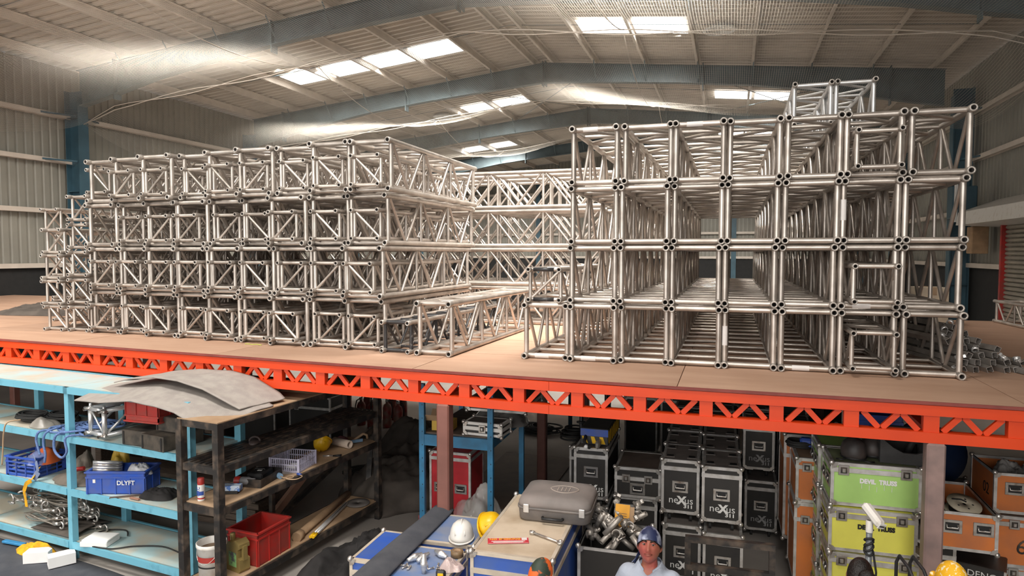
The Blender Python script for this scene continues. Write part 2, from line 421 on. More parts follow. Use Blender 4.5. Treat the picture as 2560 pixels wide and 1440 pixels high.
# bird netting slung under the rafters
NET = bpy.data.materials.new('white_netting'); NET.use_nodes = True
def _netmat(nt):
    N = nt.nodes; L = nt.links; N.remove(N['Principled BSDF'])
    tc = N.new('ShaderNodeTexCoord'); sep = N.new('ShaderNodeSeparateXYZ'); L.new(tc.outputs['Object'], sep.inputs[0])
    def wrap(i):
        a = N.new('ShaderNodeMath'); a.operation = 'MULTIPLY'; a.inputs[1].default_value = 1 / .05; L.new(sep.outputs[i], a.inputs[0])
        f = N.new('ShaderNodeMath'); f.operation = 'FRACT'; L.new(a.outputs[0], f.inputs[0])
        c = N.new('ShaderNodeMath'); c.operation = 'LESS_THAN'; c.inputs[1].default_value = .1; L.new(f.outputs[0], c.inputs[0]); return c
    m = N.new('ShaderNodeMath'); m.operation = 'MAXIMUM'; L.new(wrap(0).outputs[0], m.inputs[0]); L.new(wrap(1).outputs[0], m.inputs[1])
    d = N.new('ShaderNodeBsdfDiffuse'); d.inputs[0].default_value = (.6, .57, .52, 1)
    t = N.new('ShaderNodeBsdfTranslucent'); t.inputs[0].default_value = (.75, .7, .62, 1)
    ad = N.new('ShaderNodeMixShader'); ad.inputs[0].default_value = .6; L.new(d.outputs[0], ad.inputs[1]); L.new(t.outputs[0], ad.inputs[2])
    tr = N.new('ShaderNodeBsdfTransparent'); mx = N.new('ShaderNodeMixShader')
    L.new(m.outputs[0], mx.inputs[0]); L.new(tr.outputs[0], mx.inputs[1]); L.new(ad.outputs[0], mx.inputs[2])
    L.new(mx.outputs[0], N['Material Output'].inputs[0])
_netmat(NET.node_tree)
def net(x0, x1, y0, y1, sag, label):
    def fn(u, v):
        x = x0 + (x1 - x0) * u; y = y0 + (y1 - y0) * v
        z = roof_z(x, 8.95) - (.35 if abs(x - XC) > 11 else 0) * (abs(x - XC) - 11) / 1.5
        z -= sag * (math.sin(math.pi * v) ** .8) * (.75 + .25 * math.cos(u * 17)) + .06 * math.sin(u * 31 + v * 3)
        return (x, y, z)
    o = MB().sheet(fn, 60, 16).build('safety_net', NET); tag(o, label, 'net')
    for v in (0, 1):
        p = [fn(i / 40, v) for i in range(41)]
        MB().path([(a, b, c - .02) for a, b, c in p], .012, 5).build('edge_rope', PURLIN, o)
    for u in (.33, .66):
        p = [fn(u, i / 20) for i in range(21)]
        MB().path([(a, b, c - .02) for a, b, c in p], .01, 5).build('seam_rope', PURLIN, o)
    return o
net(-18.6, 6.0, 8.4, 15.5, .65, 'white mesh netting slung below the roof nearest the camera')
net(-18.6, 6.0, 15.5, 23.3, .85, 'white mesh netting slung below the roof around the middle rafter')
net(-18.6, 6.0, 23.3, 31.1, .85, 'white mesh netting slung below the far end of the roof')

# roller shutter in the right wall, with hood
t = thing('roller_shutter', 'grey ribbed roller shutter with red jamb and concrete hood in right wall', 'shutter', (XR - .12, 17.2, 0))
for k in range(38):
    z = .06 + k * .112
    MB().add([(-.02, -3.2, z - .05), (-.055, -3.2, z - .02), (-.055, -3.2, z + .02), (-.02, -3.2, z + .05), (-.02, 3.2, z - .05), (-.055, 3.2, z - .02), (-.055, 3.2, z + .02), (-.02, 3.2, z + .05)], [(0, 4, 5, 1), (1, 5, 6, 2), (2, 6, 7, 3)]).build('slat', SHUTTER, t)
for y in (-3.25, 3.25): MB().box((-.06, y, 2.15), (.16, .1, 4.3)).build('jamb', RED, t)
MB().add([(-.9, -3.6, 4.3), (.1, -3.6, 4.25), (.1, -3.6, 5.0), (-.85, -3.6, 4.65), (-.9, 4.2, 4.3), (.1, 4.2, 4.25), (.1, 4.2, 5.0), (-.85, 4.2, 4.65)],
         [(0, 1, 2, 3), (7, 6, 5, 4), (0, 4, 5, 1), (1, 5, 6, 2), (2, 6, 7, 3), (3, 7, 4, 0)]).build('hood', WHITEP, t)
o = MB().cbox((XR - .75, 21.9, 4.95), (.6, .5, .9), .02).build('electrical_box', STEELC); tag(o, 'teal steel box fixed to the wall beside the right column', 'box')
MB().box((XR - .98, 21.6, 4.95), (.06, .12, 1.1)).build('light_strip', WHITE, o)
o = MB().cbox((XR - .4, 21.7, 3.9), (.4, .45, .75), .02).build('cardboard_carton', CARD); tag(o, 'brown cardboard carton high on the wall left of the shutter', 'box')

# ------------------------------------------------------------------ mezzanine
DZ = 2.37
def edge_y(x): return 6.08 + max(0, -1.6 - x) * .066
deck = thing('floor_mezzanine', None, None); deck['kind'] = 'structure'
xs = [-.43 + 2.64 * k for k in range(-8, 4)]; xs[0] = XL + .2; xs[-1] = XR - .2
for a, b_ in zip(xs, xs[1:]):
    ys = [6.1, 7.35, 8.6, 9.85, 11.1, 12.35, 13.6]
    for c, d in zip(ys, ys[1:]):
        g = .004; e0 = edge_y(a) - .02 if c == 6.1 else c + g; e1 = edge_y(b_) - .02 if c == 6.1 else c + g
        if c == 7.35: e0 = max(c, 0) + g; e1 = e0
        z = DZ - R.uniform(0, .003)
        if e0 > d: continue
        MB().prism([(a + g, e0), (b_ - g, e1), (b_ - g, d - g), (a + g, d - g)], z - .022, z).build('plywood_panel', PLY, deck)
for a, b_ in zip(xs, xs[1:]):
    MB().bar((a, edge_y(a) - .028, DZ - .014), (b_, edge_y(b_) - .028, DZ - .014), .012, .026).build('edge_strip', PLY_EDGE, deck)
MB().prism([(XL + .2, 6.9), (XR - .2, 6.2), (XR - .2, 13.5), (XL + .2, 13.5)], DZ - .06, DZ - .03).build('subfloor', TIMBER, deck)
# orange lattice edge girder
gd = thing('lattice_girder', 'bright orange steel lattice girder along the front edge of the mezzanine', 'girder')
def gp(x, z): return Vector((x, edge_y(x) + .03, z))
zt, zb = DZ - .075, DZ - .295
kx = [XL + .3, -1.6, XR - .3]
for z, h in ((zt, .085), (zb, .085)):
    for a, b_ in zip(kx, kx[1:]):
        MB().bar(gp(a, z), gp(b_, z), .1, h).build('top_rail' if z == zt else 'bottom_rail', ORANGE, gd)
n0 = 0; x = -1.335 - .577 * 30
k = 0
while x < XR - .4:
    if x > XL + .4:
        MB().bar(gp(x, zt - .04), gp(x, zb + .04), .112, .07, (0, 1, 0)).build('upright', ORANGE, gd)
        x0 = x + .075; st = (.577 - .15) / 3
        for q in range(3):
            up = (k * 3 + q) % 2
            a = gp(x0 + q * st + .012, zb + .045 if up else zt - .045); b_ = gp(x0 + (q + 1) * st - .012, zt - .045 if up else zb + .045)
            MB().bar(a, b_, .045, .03, (0, 1, 0)).build('diagonal', ORANGE, gd)
    x += .577; k += 1
# cross girders under the deck and posts
for x in (-14, -8.2, -2.72, 1.585, 5.2):
    y0 = edge_y(x) + .1
    t = thing('cross_girder', 'orange lattice girder running back under the deck %s' % {-14: 'near the far left wall', -8.2: 'above the blue shelving', -2.72: 'behind the brown post', 1.585: 'behind the dusty grey post', 5.2: 'at the far right'}[x], 'girder', group='cross girders under the deck')
    for z in (zt, zb): MB().bar((x, y0, z), (x, 13.4, z), .08, .07).build('rail', ORANGE, t)
    y = y0 + .1; f = 1
    while y < 13:
        MB().bar((x, y, zb if f else zt), (x, y + .3, zt if f else zb), .04, .04, (1, 0, 0)).build('diagonal', ORANGE, t); y += .3; f = not f
    for y, nm in ((y0 - .07, 'front'), (9.9, 'middle'), (13.2, 'rear')):
        if x == -8.2 and nm == 'front': continue
        m = MAROON2 if x == 1.585 else MAROON
        lab = {-2.72: 'brown primed square steel post under the girder behind the blue cases', 1.585: 'dusty grey-pink square steel post beside the lime green case'}.get(x) if nm == 'front' else None
        lab = lab or 'brown steel post under the deck, %s row, %s' % (nm, {-14: 'far left', -8.2: 'behind blue shelving', -2.72: 'centre', 1.585: 'right of centre', 5.2: 'far right'}[x])
        o = MB().cbox((0, 0, (zb - .043) / 2), (.135, .135, zb - .043), .014).build('support_post', m, None, (x, y, 0)); tag(o, lab, 'post', 'posts carrying the mezzanine')
# ------------------------------------------------------------------ aluminium trusses
def chord_mesh(L, r, m):
    """hollow chord along y with thicker socket ends"""
    b = MB(); n = 10; e = .075
    prof = [(r * .62, .16), (r * .62, .004), (r * .95, 0), (r * 1.12, .006), (r * 1.12, e), (r, e + .008), (r, L - e - .008), (r * 1.12, L - e), (r * 1.12, L - .006), (r * .95, L), (r * .62, L - .004), (r * .62, L - .16)]
    vs = [(q * math.cos(2 * math.pi * i / n), y, q * math.sin(2 * math.pi * i / n)) for q, y in prof for i in range(n)]
    fs = []; k = len(prof)
    for a in range(k - 1):
        for i in range(n): fs.append((a * n + i, (a + 1) * n + i, (a + 1) * n + (i + 1) % n, a * n + (i + 1) % n))
    sm = [True] * len(fs); fs += [tuple(range(n)), tuple(range((k - 1) * n, k * n))[::-1]]; sm += [False, False]
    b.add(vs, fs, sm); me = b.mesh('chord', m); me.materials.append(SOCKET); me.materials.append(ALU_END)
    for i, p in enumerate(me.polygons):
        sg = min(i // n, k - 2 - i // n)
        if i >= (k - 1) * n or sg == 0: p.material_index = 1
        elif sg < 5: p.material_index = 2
    return me
def truss_proto(w, h, bays, bay, rc, rb, m, mb=None, end_diag=0, top_diag=True, half=True):
    """list of (name, mesh, location): chords along y, side lattice, top and bottom rungs. Base of lower chords at z=0"""
    mb = mb or m; P = []; ov = .1; L = bays * bay + 2 * ov
    ch = chord_mesh(L, rc, m)
    for x in (-w / 2, w / 2):
        for z in (rc, rc + h): P.append(('chord', ch, (x, 0, z)))
    up = MB().tube((0, 0, rc * .8), (0, 0, h - rc * .8), rb, 8, caps=False).mesh('upright', mb)
    upe = MB().tube((0, 0, rc * .8), (0, 0, h - rc * .8), rb * 1.35, 8, caps=False).mesh('upright', mb)
    ru = MB().tube((rc * .8 - w / 2, 0, 0), (w / 2 - rc * .8, 0, 0), rb, 8, caps=False).mesh('rung', mb)
    rue = MB().tube((rc * .8 - w / 2, 0, 0), (w / 2 - rc * .8, 0, 0), rb * 1.35, 8, caps=False).mesh('rung', mb)
    g = rc * .85; k = g / h * bay / 2
    dn = MB().tube((0, .02 + k, h - g), (0, bay / 2 - .015 - k * .3, g), rb * .92, 7, caps=False).mesh('diagonal', mb)
    du = MB().tube((0, .015 + k * .3, g), (0, bay / 2 - .02 - k, h - g), rb * .92, 7, caps=False).mesh('diagonal', mb)
    tl = MB().tube((g - w / 2, .03, 0), (w / 2 - g, bay / 2 - .03, 0), rb * .85, 7, caps=False).mesh('diagonal', mb)
    tr = MB().tube((w / 2 - g, .03, 0), (g - w / 2, bay / 2 - .03, 0), rb * .85, 7, caps=False).mesh('diagonal', mb)
    for i in range(bays + 1):
        y = ov + i * bay; e = i in (0, bays)
        for x in (-w / 2, w / 2):
            P.append(('upright', upe if e else up, (x, y, rc)))
            if i < bays: P.append(('diagonal', dn, (x, y, rc))); P.append(('diagonal', du, (x, y + bay / 2, rc)))
        for z in (rc, rc + h):
            P.append(('rung', rue if e else ru, (0, y, z)))
            if i < bays:
                if half: P.append(('rung', ru, (0, y + bay / 2, z)))
                if top_diag and z > rc: P.append(('diagonal', tl, (0, y, z))); P.append(('diagonal', tr, (0, y + bay / 2, z)))
    if end_diag:
        s = end_diag
        d = MB().tube((-s * (w / 2 - g), 0, h - g), (s * (w / 2 - g), 0, g), rb, 8, caps=False).mesh('end_diagonal', mb)
        P.append(('end_diagonal', d, (0, ov, rc)))
    return P
def put_truss(name, P, loc, rz, label, group, tilt=0.):
    t = thing(name, label, 'truss', loc, rz, group)
    if tilt: t.rotation_euler = (0, tilt, rz)
    for n, me, l in P: link(n, me, t, l)
    return t
ROW = ['bottom', 'second', 'third', 'top']
BIG_R = truss_proto(.469, .565, 7, .9, .0335, .021, ALU)
BIG_L = truss_proto(.495, .565, 3, .9, .0335, .021, ALU)
SM1 = truss_proto(.35, .335, 4, .66, .026, .016, ALU, end_diag=1, top_diag=False, half=False)
SM2 = truss_proto(.35, .335, 4, .66, .026, .016, ALU, end_diag=-1, top_diag=False, half=False)
SM0 = truss_proto(.36, .335, 5, .66, .026, .016, ALU, end_diag=0, half=False)
SMT = truss_proto(.36, .43, 4, .66, .026, .016, ALU_NEW, end_diag=0, half=False)
PIT = .633
# right stack: eight columns at the bottom, seven above
def sticker(t, x, y, z, l, vert=False):
    r = .0345 * .9
    b = MB(); n = 6
    vs = []
    for q in (-l / 2, l / 2):
        for i in range(n + 1):
            a = math.pi * (1.15 + .7 * i / n); c, s_ = math.cos(a) * r * .92, math.sin(a) * r * .92
            vs.append((x + c, y + s_, z + q) if vert else (x + q, y + s_, z + c))
    b.add(vs, [(i, i + 1, n + 2 + i, n + 1 + i) for i in range(n)], True).build('paper_sticker', TAPE, t)
for row in range(4):
    for c in range(8):
        if row and c == 0: continue
        x = -1.94 + .5365 * c + R.uniform(-.012, .012) + (row % 2) * .02 - (.03 if row == 1 else 0)
        y = 7.08 + .013 * c + R.uniform(-.03, .03)
        k = c if row == 0 else c - 1; n = 8 if row == 0 else 7
        t = put_truss('box_truss', BIG_R, (x, y, DZ + PIT * row + .0), R.uniform(-.004, .004),
                      'long weathered aluminium box truss, %s row of right stack, %s from left' % (ROW[row], ORD[k]), 'long box trusses of the right stack')
        if (row, c) in ((0, 0), (0, 1), (0, 5), (3, 1), (3, 3), (1, 6)): sticker(t, -.05, .1, .0335 if row != 3 else .5985, .16)
        if (row, c) in ((0, 4), (2, 6)): sticker(t, -.2345, .1, .33, .2, True)
# small trusses pushed inside the right stack, one beside it, two on top
for row in (0, 1, 3):
    put_truss('small_truss', SM0, (-1.94 + .5365 * 6 + .02, 6.98, DZ + PIT * row + .06), 0, 'smaller aluminium truss pushed inside the %s row of the right stack' % ROW[row], 'small trusses')
P = truss_proto(.355, .345, 5, .66, .026, .016, ALU, BLACKTUBE, -1)
P = [(n, me, l) for n, me, l in P]
t = put_truss('small_truss', SM2, (-1.955, 7.14, DZ + PIT), 0, 'small truss with black-taped end bars left of the right stack', 'small trusses')
for z in (.026, .361): MB().tube((-.14, .1, z), (.1, .1, z), .0225, 8).build('black_tape', BLACKTUBE, t)
for k, x in enumerate((.815, 1.232)):
    put_truss('small_truss', SMT, (x, 7.9, DZ + 4 * PIT), -.01 + .03 * k, '%s of two bright small trusses lying on top of right stack' % ('left' if k == 0 else 'right'), 'small trusses')
# left stack
for row in range(4):
    for c in range(9):
        x = -8.70 + .5635 * c + R.uniform(-.02, .02) + (.03 if row % 2 else 0) + (.0, .02, .04, .1)[row] * (c / 8)
        y = 7.46 - .045 * c + R.uniform(-.05, .05) * (1 if row < 2 else 2.2)
        if c == 8: y -= .05
        rz = R.uniform(-.008, .008)
        lab = 'short aluminium box truss, %s row of left stack, %s from right' % (ROW[row], ORD[8 - c])
        put_truss('box_truss', BIG_L, (x, y, DZ + PIT * row), rz, lab, 'short box trusses of the left stack')
        if c == 0 and row > 1: continue
        put_truss('small_truss', SM1 if R.random() < .5 else SM2, (x + R.uniform(-.03, .03), y - R.uniform(.02, .12), DZ + PIT * row + .058), rz,
                  'small square truss nested in %s row of left stack, %s from right' % (ROW[row], ORD[8 - c]), 'small trusses nested in the left stack')
SH = .387
for k in range(4):
    put_truss('small_truss', (SM1, SM2)[k in (2, 3)], (-9.69 + R.uniform(-.03, .03) - (.02 * k), 7.48 + R.uniform(-.03, .05), DZ + SH * k), 0,
              'small truss in the outermost left column, %s from the deck' % ORD[k], 'small trusses left of the left stack')
for k in range(6):
    put_truss('small_truss', (SM1, SM2)[k in (4,)], (-9.24 + (.0, -.01, .02, .03, .06, .2)[k], 7.5 + R.uniform(-.03, .03) + (.2 if k == 5 else 0), DZ + (SH + .025) * k), 0,
              'small truss in the second left column, %s from the deck' % ORD[k], 'small trusses left of the left stack')
put_truss('small_truss', SM2, (-10.95, 8.4, DZ + SH * 4), .0, 'small truss jutting out highest at far left, beyond the columns', 'small trusses left of the left stack')
for k in range(4): put_truss('small_truss', SM1, (-10.93, 8.55, DZ + SH * k), .0, 'small truss hidden low behind the far left column, %s from deck' % ORD[k], 'small trusses left of the left stack')
# the two trusses lying loose in front of the gap
SILV = truss_proto(.40, .565, 3, .95, .0335, .021, ALU)
put_truss('box_truss', SILV, (-3.21, 6.95, DZ), -.015, 'single silver box truss lying alone on the deck between the stacks', 'loose trusses')
BLK = truss_proto(.345, .335, 4, .66, .027, .017, ALU, BLACKTUBE, 0)
put_truss('small_truss', BLK, (-3.72, 7.0, DZ), -.04, 'small truss with black-painted lattice beside the single silver truss', 'loose trusses')
# trusses lying crosswise at the back of the gap
CROSS = truss_proto(.469, .565, 4, .95, .0335, .021, ALU, top_diag=False)
for row in range(4):
    for d in range(3):
        for q, x in ((0, -1.86), (1, -5.95)):
            put_truss('box_truss', CROSS, (x - (.42 if row == 0 and q == 0 else 0), 10.85 + .6 * d + R.uniform(-.02, .02), DZ + PIT * row), math.pi / 2,
                      'crosswise box truss, %s layer, %s row %s' % (ROW[row], ['front', 'middle', 'rear'][d], 'across the gap' if q == 0 else 'behind the left stack'), 'crosswise trusses at the back')
# ------------------------------------------------------------------ small-object builders
from mathutils import noise as NZ
def heap(name, label, cat, c, rx, ry, h, m, seed=0, fold=.35, nu=44, nv=16, rz=0., freq=3., group=None):
    """crumpled cloth or bag lying in a heap"""
    def fn(u, v):
        a = 2 * math.pi * u; r = min(1, v * 1.04)
        k = 1 + .3 * NZ.noise((math.cos(a) * 1.3 + seed, math.sin(a) * 1.3, 2.)) + .08 * NZ.noise((math.cos(a) * 4 + seed, math.sin(a) * 4, 5.))
        x, y = r * math.cos(a), r * math.sin(a)
        w = NZ.noise_vector((x * 1.1 + seed, y * 1.1, seed)) * .5
        f = 1 - 2.2 * abs(NZ.noise(((x + w.x) * freq * .55 + seed * 3.1, (y + w.y) * freq * .55, seed * .7))); f2 = 1 - 2.2 * abs(NZ.noise(((x + w.y) * freq * 1.2 + 9, (y + w.x) * freq * 1.2 + seed, seed)))
        g = NZ.noise((x * 1.2 + seed, y * 1.2, 7.)); env = (1 - r ** 2.6)
        z = h * env * (.75 + .6 * g) + fold * h * (.3 * f + .14 * f2) * (env ** .5)
        if v > .985: z = 0
        return (x * rx * k, y * ry * k, max(0, z) + .002)
    o = MB().sheet(fn, nu, nv).build(name, m, None, c, (0, 0, rz))
    return tag(o, label, cat, group)
def coil(b, c, r, turns, rad, seed, squash=1., n=22, dz=.004, jit=.25):
    q = random.Random(seed); pts = []
    for i in range(turns * n):
        a = 2 * math.pi * i / n; k = 1 + jit * NZ.noise((i / n * .8 + seed, seed, 0))
        pts.append((c[0] + r * k * math.cos(a), c[1] + r * squash * k * math.sin(a), c[2] + rad + (i / n) * dz + .02 * abs(NZ.noise((i * .11, seed, 1)))))
    b.path(pts, rad, 5); return b
def crate(label, loc, dim, m, rz=0., group=None, slots=0, lettering=None, name='plastic_crate', rot=None):
    w, d, h = dim; t = thing(name, label, 'crate', loc, rz, group); th = .012
    if rot: t.rotation_euler = rot
    b = MB().box((0, 0, th / 2), (w, d, th))
    if not slots:
        for s in (-1, 1):
            b.box((s * (w - th) / 2, 0, h / 2), (th, d, h)).box((0, s * (d - th) / 2, h / 2), (w, th, h))
        b.build('body', m, t)
    else:
        for s in (-1, 1):
            for q in (-1, 1): b.box((s * (w / 2 - .02), q * (d / 2 - .02), h / 2), (.04, .04, h))
        b.build('body', m, t)
        for k in range(slots):
            z = h * (k + .5) / slots
            for s in (-1, 1):
                MB().box((s * (w - th) / 2, 0, z), (th * .6, d, h / slots * .42)).build('side_slat', m, t)
                MB().box((0, s * (d - th) / 2, z), (w, th * .6, h / slots * .42)).build('side_slat', m, t)
    b = MB()
    for z, o in ((h, .012), (h - .06, .006)):
        for s in (-1, 1):
            b.box((s * (w / 2 + o / 2), 0, z - .01), (o + .006, d + 2 * o, .018)).box((0, s * (d / 2 + o / 2), z - .01), (w + 2 * o, o + .006, .018))
    b.build('rim', m, t)
    n = max(2, round(w / .15))
    for s in (-1, 1):
        for k in range(n + 1):
            MB().box((-w / 2 + .01 + k * (w - .02) / n, s * (d / 2 + .003), (h - .06) / 2), (.012, .01, h - .06)).build('rib', m, t)
        nd = max(2, round(d / .15))
        for k in range(nd + 1):
            MB().box((s * (w / 2 + .003), -d / 2 + .01 + k * (d - .02) / nd, (h - .06) / 2), (.01, .012, h - .06)).build('rib', m, t)
    if lettering: lettering(t)
    return t

# ------------------------------------------------------------------ blue shelving on the left
N_BEFORE = set(o.name for o in C.objects)
SX = [-10.45, -8.85, -7.2, -5.28]; SF, SB = 5.7, 6.36; LV = [2.015, 1.45, .83, .21]
sh = thing('blue_shelving', 'long sky-blue shelving unit under the left end of the girder', 'shelf')
for x in SX:
    for y, w in ((SF, .07), (SB, .09)):
        MB().box((x, y, 1.0), (w, .07, 2.0)).build('post', BLUE_S, sh)
for z in LV:
    for a, b_ in zip(SX, SX[1:]):
        MB().box(((a + b_) / 2, (SF + SB) / 2, z - .012), (b_ - a - .006, SB - SF - .02, .02)).build('shelf_board', BLUE_D, sh)
        MB().box(((a + b_) / 2, SF - .03, z - .035), (b_ - a - (.07 if z < 1.9 else -.07), .03, .075)).build('shelf_edge', BLUE_S, sh)
        MB().box(((a + b_) / 2, SB + .03, z - .035), (b_ - a, .03, .07)).build('shelf_edge', BLUE_S, sh)
b = MB().path([(-4.72, 5.64 + .05 * k, 1.96 + .05 * math.sin(k / 12 * math.pi)) for k in range(13)], .004, 5)
tag(MB().path([(-7.35, 5.95, 1.998), (-7.15, 5.9, 1.996), (-6.98, 6.05, 1.997), (-6.9, 6.02, 1.998)], .006, 5).build('bent_wire', WIRE), 'thin bent wire lying on top of the blue shelving', 'wire')
# second shelf
b = MB()
for k in range(16): coil(b, (-7.4 + .035 * k, 5.83 + .025 * (k % 4), 1.45 + .007 * k), .14 + .03 * (k % 4), 2, .012, k * 1.7, .5, jit=.5)
b.rope([(-7.55, 5.72, 1.47), (-7.62, 5.62, 1.47), (-7.66, 5.6, 1.38), (-7.62, 5.6, 1.25), (-7.6, 5.6, 1.2)], .014, 6)
b.rope([(-7.25, 5.7, 1.47), (-7.3, 5.6, 1.46), (-7.32, 5.59, 1.3), (-7.2, 5.59, 1.22), (-7.1, 5.59, 1.3), (-7.12, 5.6, 1.46), (-7.0, 5.75, 1.47)], .014, 6)
b.rope([(-7.5, 5.8, 1.5), (-7.5, 5.62, 1.47), (-7.53, 5.6, 1.35), (-7.5, 5.6, 1.22), (-7.52, 5.6, 1.12)], .013)
b.rope([(-7.0, 5.75, 1.52), (-7.2, 5.64, 1.5), (-7.5, 5.66, 1.47), (-7.68, 5.8, 1.47), (-7.4, 5.9, 1.5), (-7.0, 5.7, 1.48), (-6.9, 5.8, 1.47)], .013)
tag(b.build('rope_bundle', ROPE), 'bundle of blue rope spilling over the second blue shelf', 'rope')
for (x, y, l, sd) in ((-8.3, 5.95, 'tangle of black cables at left end of second blue shelf', 3), (-7.95, 6.1, 'coil of dark cable behind the plastic bag on blue shelf', 8)):
    b = MB()
    for k in range(7): coil(b, (x + .04 * math.sin(k * 2), y + .03 * math.cos(k), 1.452 + .012 * k), .2, 2, .011, sd + k, .6)
    tag(b.build('cable_coil', RUBBER), l, 'cable', 'cables on the blue shelving')
tag(MB().rope([(-8.15, 5.72, 1.53), (-8.2, 5.6, 1.52), (-8.24, 5.58, 1.4), (-8.27, 5.58, 1.2), (-8.3, 5.58, 1.0)], .009, 5).build('hanging_cord', TANPLY), 'beige cord hanging down from the second blue shelf', 'cord')
heap('plastic_bag', 'dusty clear plastic bag on second blue shelf beside cables', 'bag', (-7.9, 5.85, 1.46), .22, .14, .1, mat('dusty_film', (.3, .28, .25), .25, 0, alpha=.75), 5)
# bright corner block
t = thing('truss_corner', 'shiny new aluminium truss section standing on second blue shelf', 'truss', (-6.78, 5.72, 1.45), -.12)
for x in (-.14, .14):
    for z in (.05, .33):
        MB().tube((x, 0, z), (x, .6, z), .027, 12).build('chord', ALU_NEW, t)
        MB().lathe([(.018, -.055), (.018, 0), (.032, 0), (.032, .03)], 12).build('spigot', CHROME, t, (x, 0, z), (-math.pi / 2, 0, 0))
        MB().tube((x - math.copysign(.075, -x), 0, z), (x, 0, z), .02, 10, .02).build('spigot', CHROME, t)
    MB().tube((x, .02, .05), (x, .02, .33), .027, 12).build('upright', ALU_NEW, t)
    MB().tube((x, .02, .33), (x, .02, .39), .016, 10).build('pin', ALU_NEW, t)
    MB().tube((x, .05, .08), (x, .35, .31), .014, 8).build('diagonal', ALU_NEW, t)
for z in (.05, .33): MB().tube((-.14, .02, z), (.14, .02, z), .025, 12).build('rung', ALU_NEW, t)
MB().tube((-.12, .02, .31), (.12, .02, .07), .012, 8).build('diagonal', ALU_NEW, t)
t = crate('red ribbed plastic crate turned upside down on black boxes', (-6.05, 6.02, 1.955), (.46, .62, .24), RED, .1, rot=(math.pi, 0, .1))
for (x, y, z, rz, l) in ((-6.15, 5.95, 1.45, .06, 'dusty black box below the red crate on blue shelf'), (-5.78, 5.9, 1.45, -.05, 'dusty black box at right end of second blue shelf'), (-5.74, 6.05, 1.62, .02, 'black box stacked on top of another beside the red crate')):
    t = thing('equipment_box', l, 'box', (x, y, z), rz, 'black boxes on the blue shelving')
    MB().cbox((0, 0, .083), (.36, .5, .165), .008).build('body', mat('dusty_black_box', (.03, .028, .025), .6, 0, col2=(.11, .09, .07), scale=7), t)
    for s in (-1, 1): MB().box((s * .15, -.252, .083), (.02, .006, .14)).build('corner_strip', DARK, t)
# third shelf
for x, y, l in ((-8.2, 5.92, 'blue slotted crate holding straps at left of third blue shelf'),):
    crate(l, (x, y, .83), (.5, .4, .24), BLUEP, .1, 'blue crates', slots=5)
t = heap('strap_bundle', 'orange and blue lifting straps heaped in the blue slotted crate', 'strap', (-8.08, 5.92, .98), .22, .2, .16, mat('orange_strap', (.6, .12, .03), .8, 0, col2=(.16, .2, .4), scale=3, lo=.48, hi=.52), 9)
b = MB()
def ribbon(b, pts, w, up=(0, 1, 0), th=.004):
    for p, q in zip(pts, pts[1:]): b.bar(p, q, w, th, up)
    return b
tag(ribbon(MB(), [(-7.86, 5.75, .98), (-7.82, 5.62, .86), (-7.88, 5.6, .82), (-7.93, 5.6, .72), (-7.9, 5.6, .62), (-7.89, 5.6, .54)], .05, (0, 1, .3)).build('yellow_strap', YELCLOTH), 'yellow webbing strap hanging over the edge of third blue shelf', 'strap')
tag(ribbon(MB(), [(-7.98, 5.75, 1.1), (-7.85, 5.7, 1.06), (-7.78, 5.68, .95), (-7.84, 5.66, .86)], .07, (0, 1, .3)).build('blue_strap', mat('faded_blue_strap', (.2, .25, .4), .85)), 'faded blue strap drooping out of the slotted crate', 'strap')
heap('canvas_bag', 'grey-brown canvas sack slumped on third blue shelf', 'bag', (-7.4, 5.92, .835), .34, .22, .14, GREYCLOTH, 11, .2)
heap('work_boot', 'dusty grey boot lying on top of the canvas sack', 'boot', (-7.42, 6.0, .97), .1, .13, .2, GREYCLOTH, 13, .1, rz=.5)
heap('dark_boot', 'dark boot standing behind the slotted crate at far left', 'boot', (-8.1, 6.15, .84), .1, .12, .32, TARP, 14, .15)
tag(MB().tube((-7.33, 5.78, 1.0), (-7.2, 5.85, 1.02), .025, 10).build('hand_torch', RED), 'red and white cylinder lying on the canvas sack', 'tool')
heap('yellow_sack', 'yellow printed plastic sack behind the metal coil', 'bag', (-7.0, 6.15, .835), .16, .12, .42, mat('yellow_print_sack', (.6, .38, .05), .5, 0, col2=(.12, .16, .12), scale=5, lo=.4, hi=.55), 17, .15)
def dl(t): text('lettering', 'DLYFT', .07, WHITE, t, (.12, -.161 - .012, .13), (math.pi / 2, 0, 0), bold=.0015)
t = crate('blue crate lettered DLYFT with a metal coil inside', (-6.62, 5.92, .83), (.66, .32, .26), BLUEP, .42, 'blue crates', lettering=dl)
MB().box((-.24, -.163, .15), (.03, .004, .04)).build('paper_tag', TAPE, t)
t = thing('steel_band_coil', 'shiny steel strip coil tilted in the blue crate', 'coil', (-6.79, 5.84, .93), .3)
for k in range(7):
    MB().lathe([(.1, 0), (.15, 0), (.152, .026), (.1, .026)], 28).build('band', CHROME if k % 2 else ALU_NEW, t, (0, .01 * k * .3, .03 + k * .028), (-.28, 0, 0))
heap('crumpled_bag', 'crumpled white plastic bag in the blue lettered crate', 'bag', (-6.45, 6.0, 1.02), .17, .1, .12, mat('white_film', (.62, .62, .64), .3, 0, alpha=.85), 21, .5, freq=5)
heap('black_netting', 'heap of black cloth and cord at right of third blue shelf', 'cloth', (-6.05, 5.93, .835), .24, .17, .07, DCLOTH, 23, 1.2, freq=6)
tag(MB().cbox((-6.2, 5.74, .845), (.14, .03, .015), .003).build('brown_offcut', mat('reddish_offcut', (.4, .2, .13), .7), None), 'small reddish brown offcut in front of the black cloth', 'offcut')
tag(MB().bar((-6.5, 5.66, .835), (-5.95, 6.1, .84), .03, .012).build('wooden_strip', TIMBER), 'thin dark strip lying beside the blue lettered crate', 'strip')
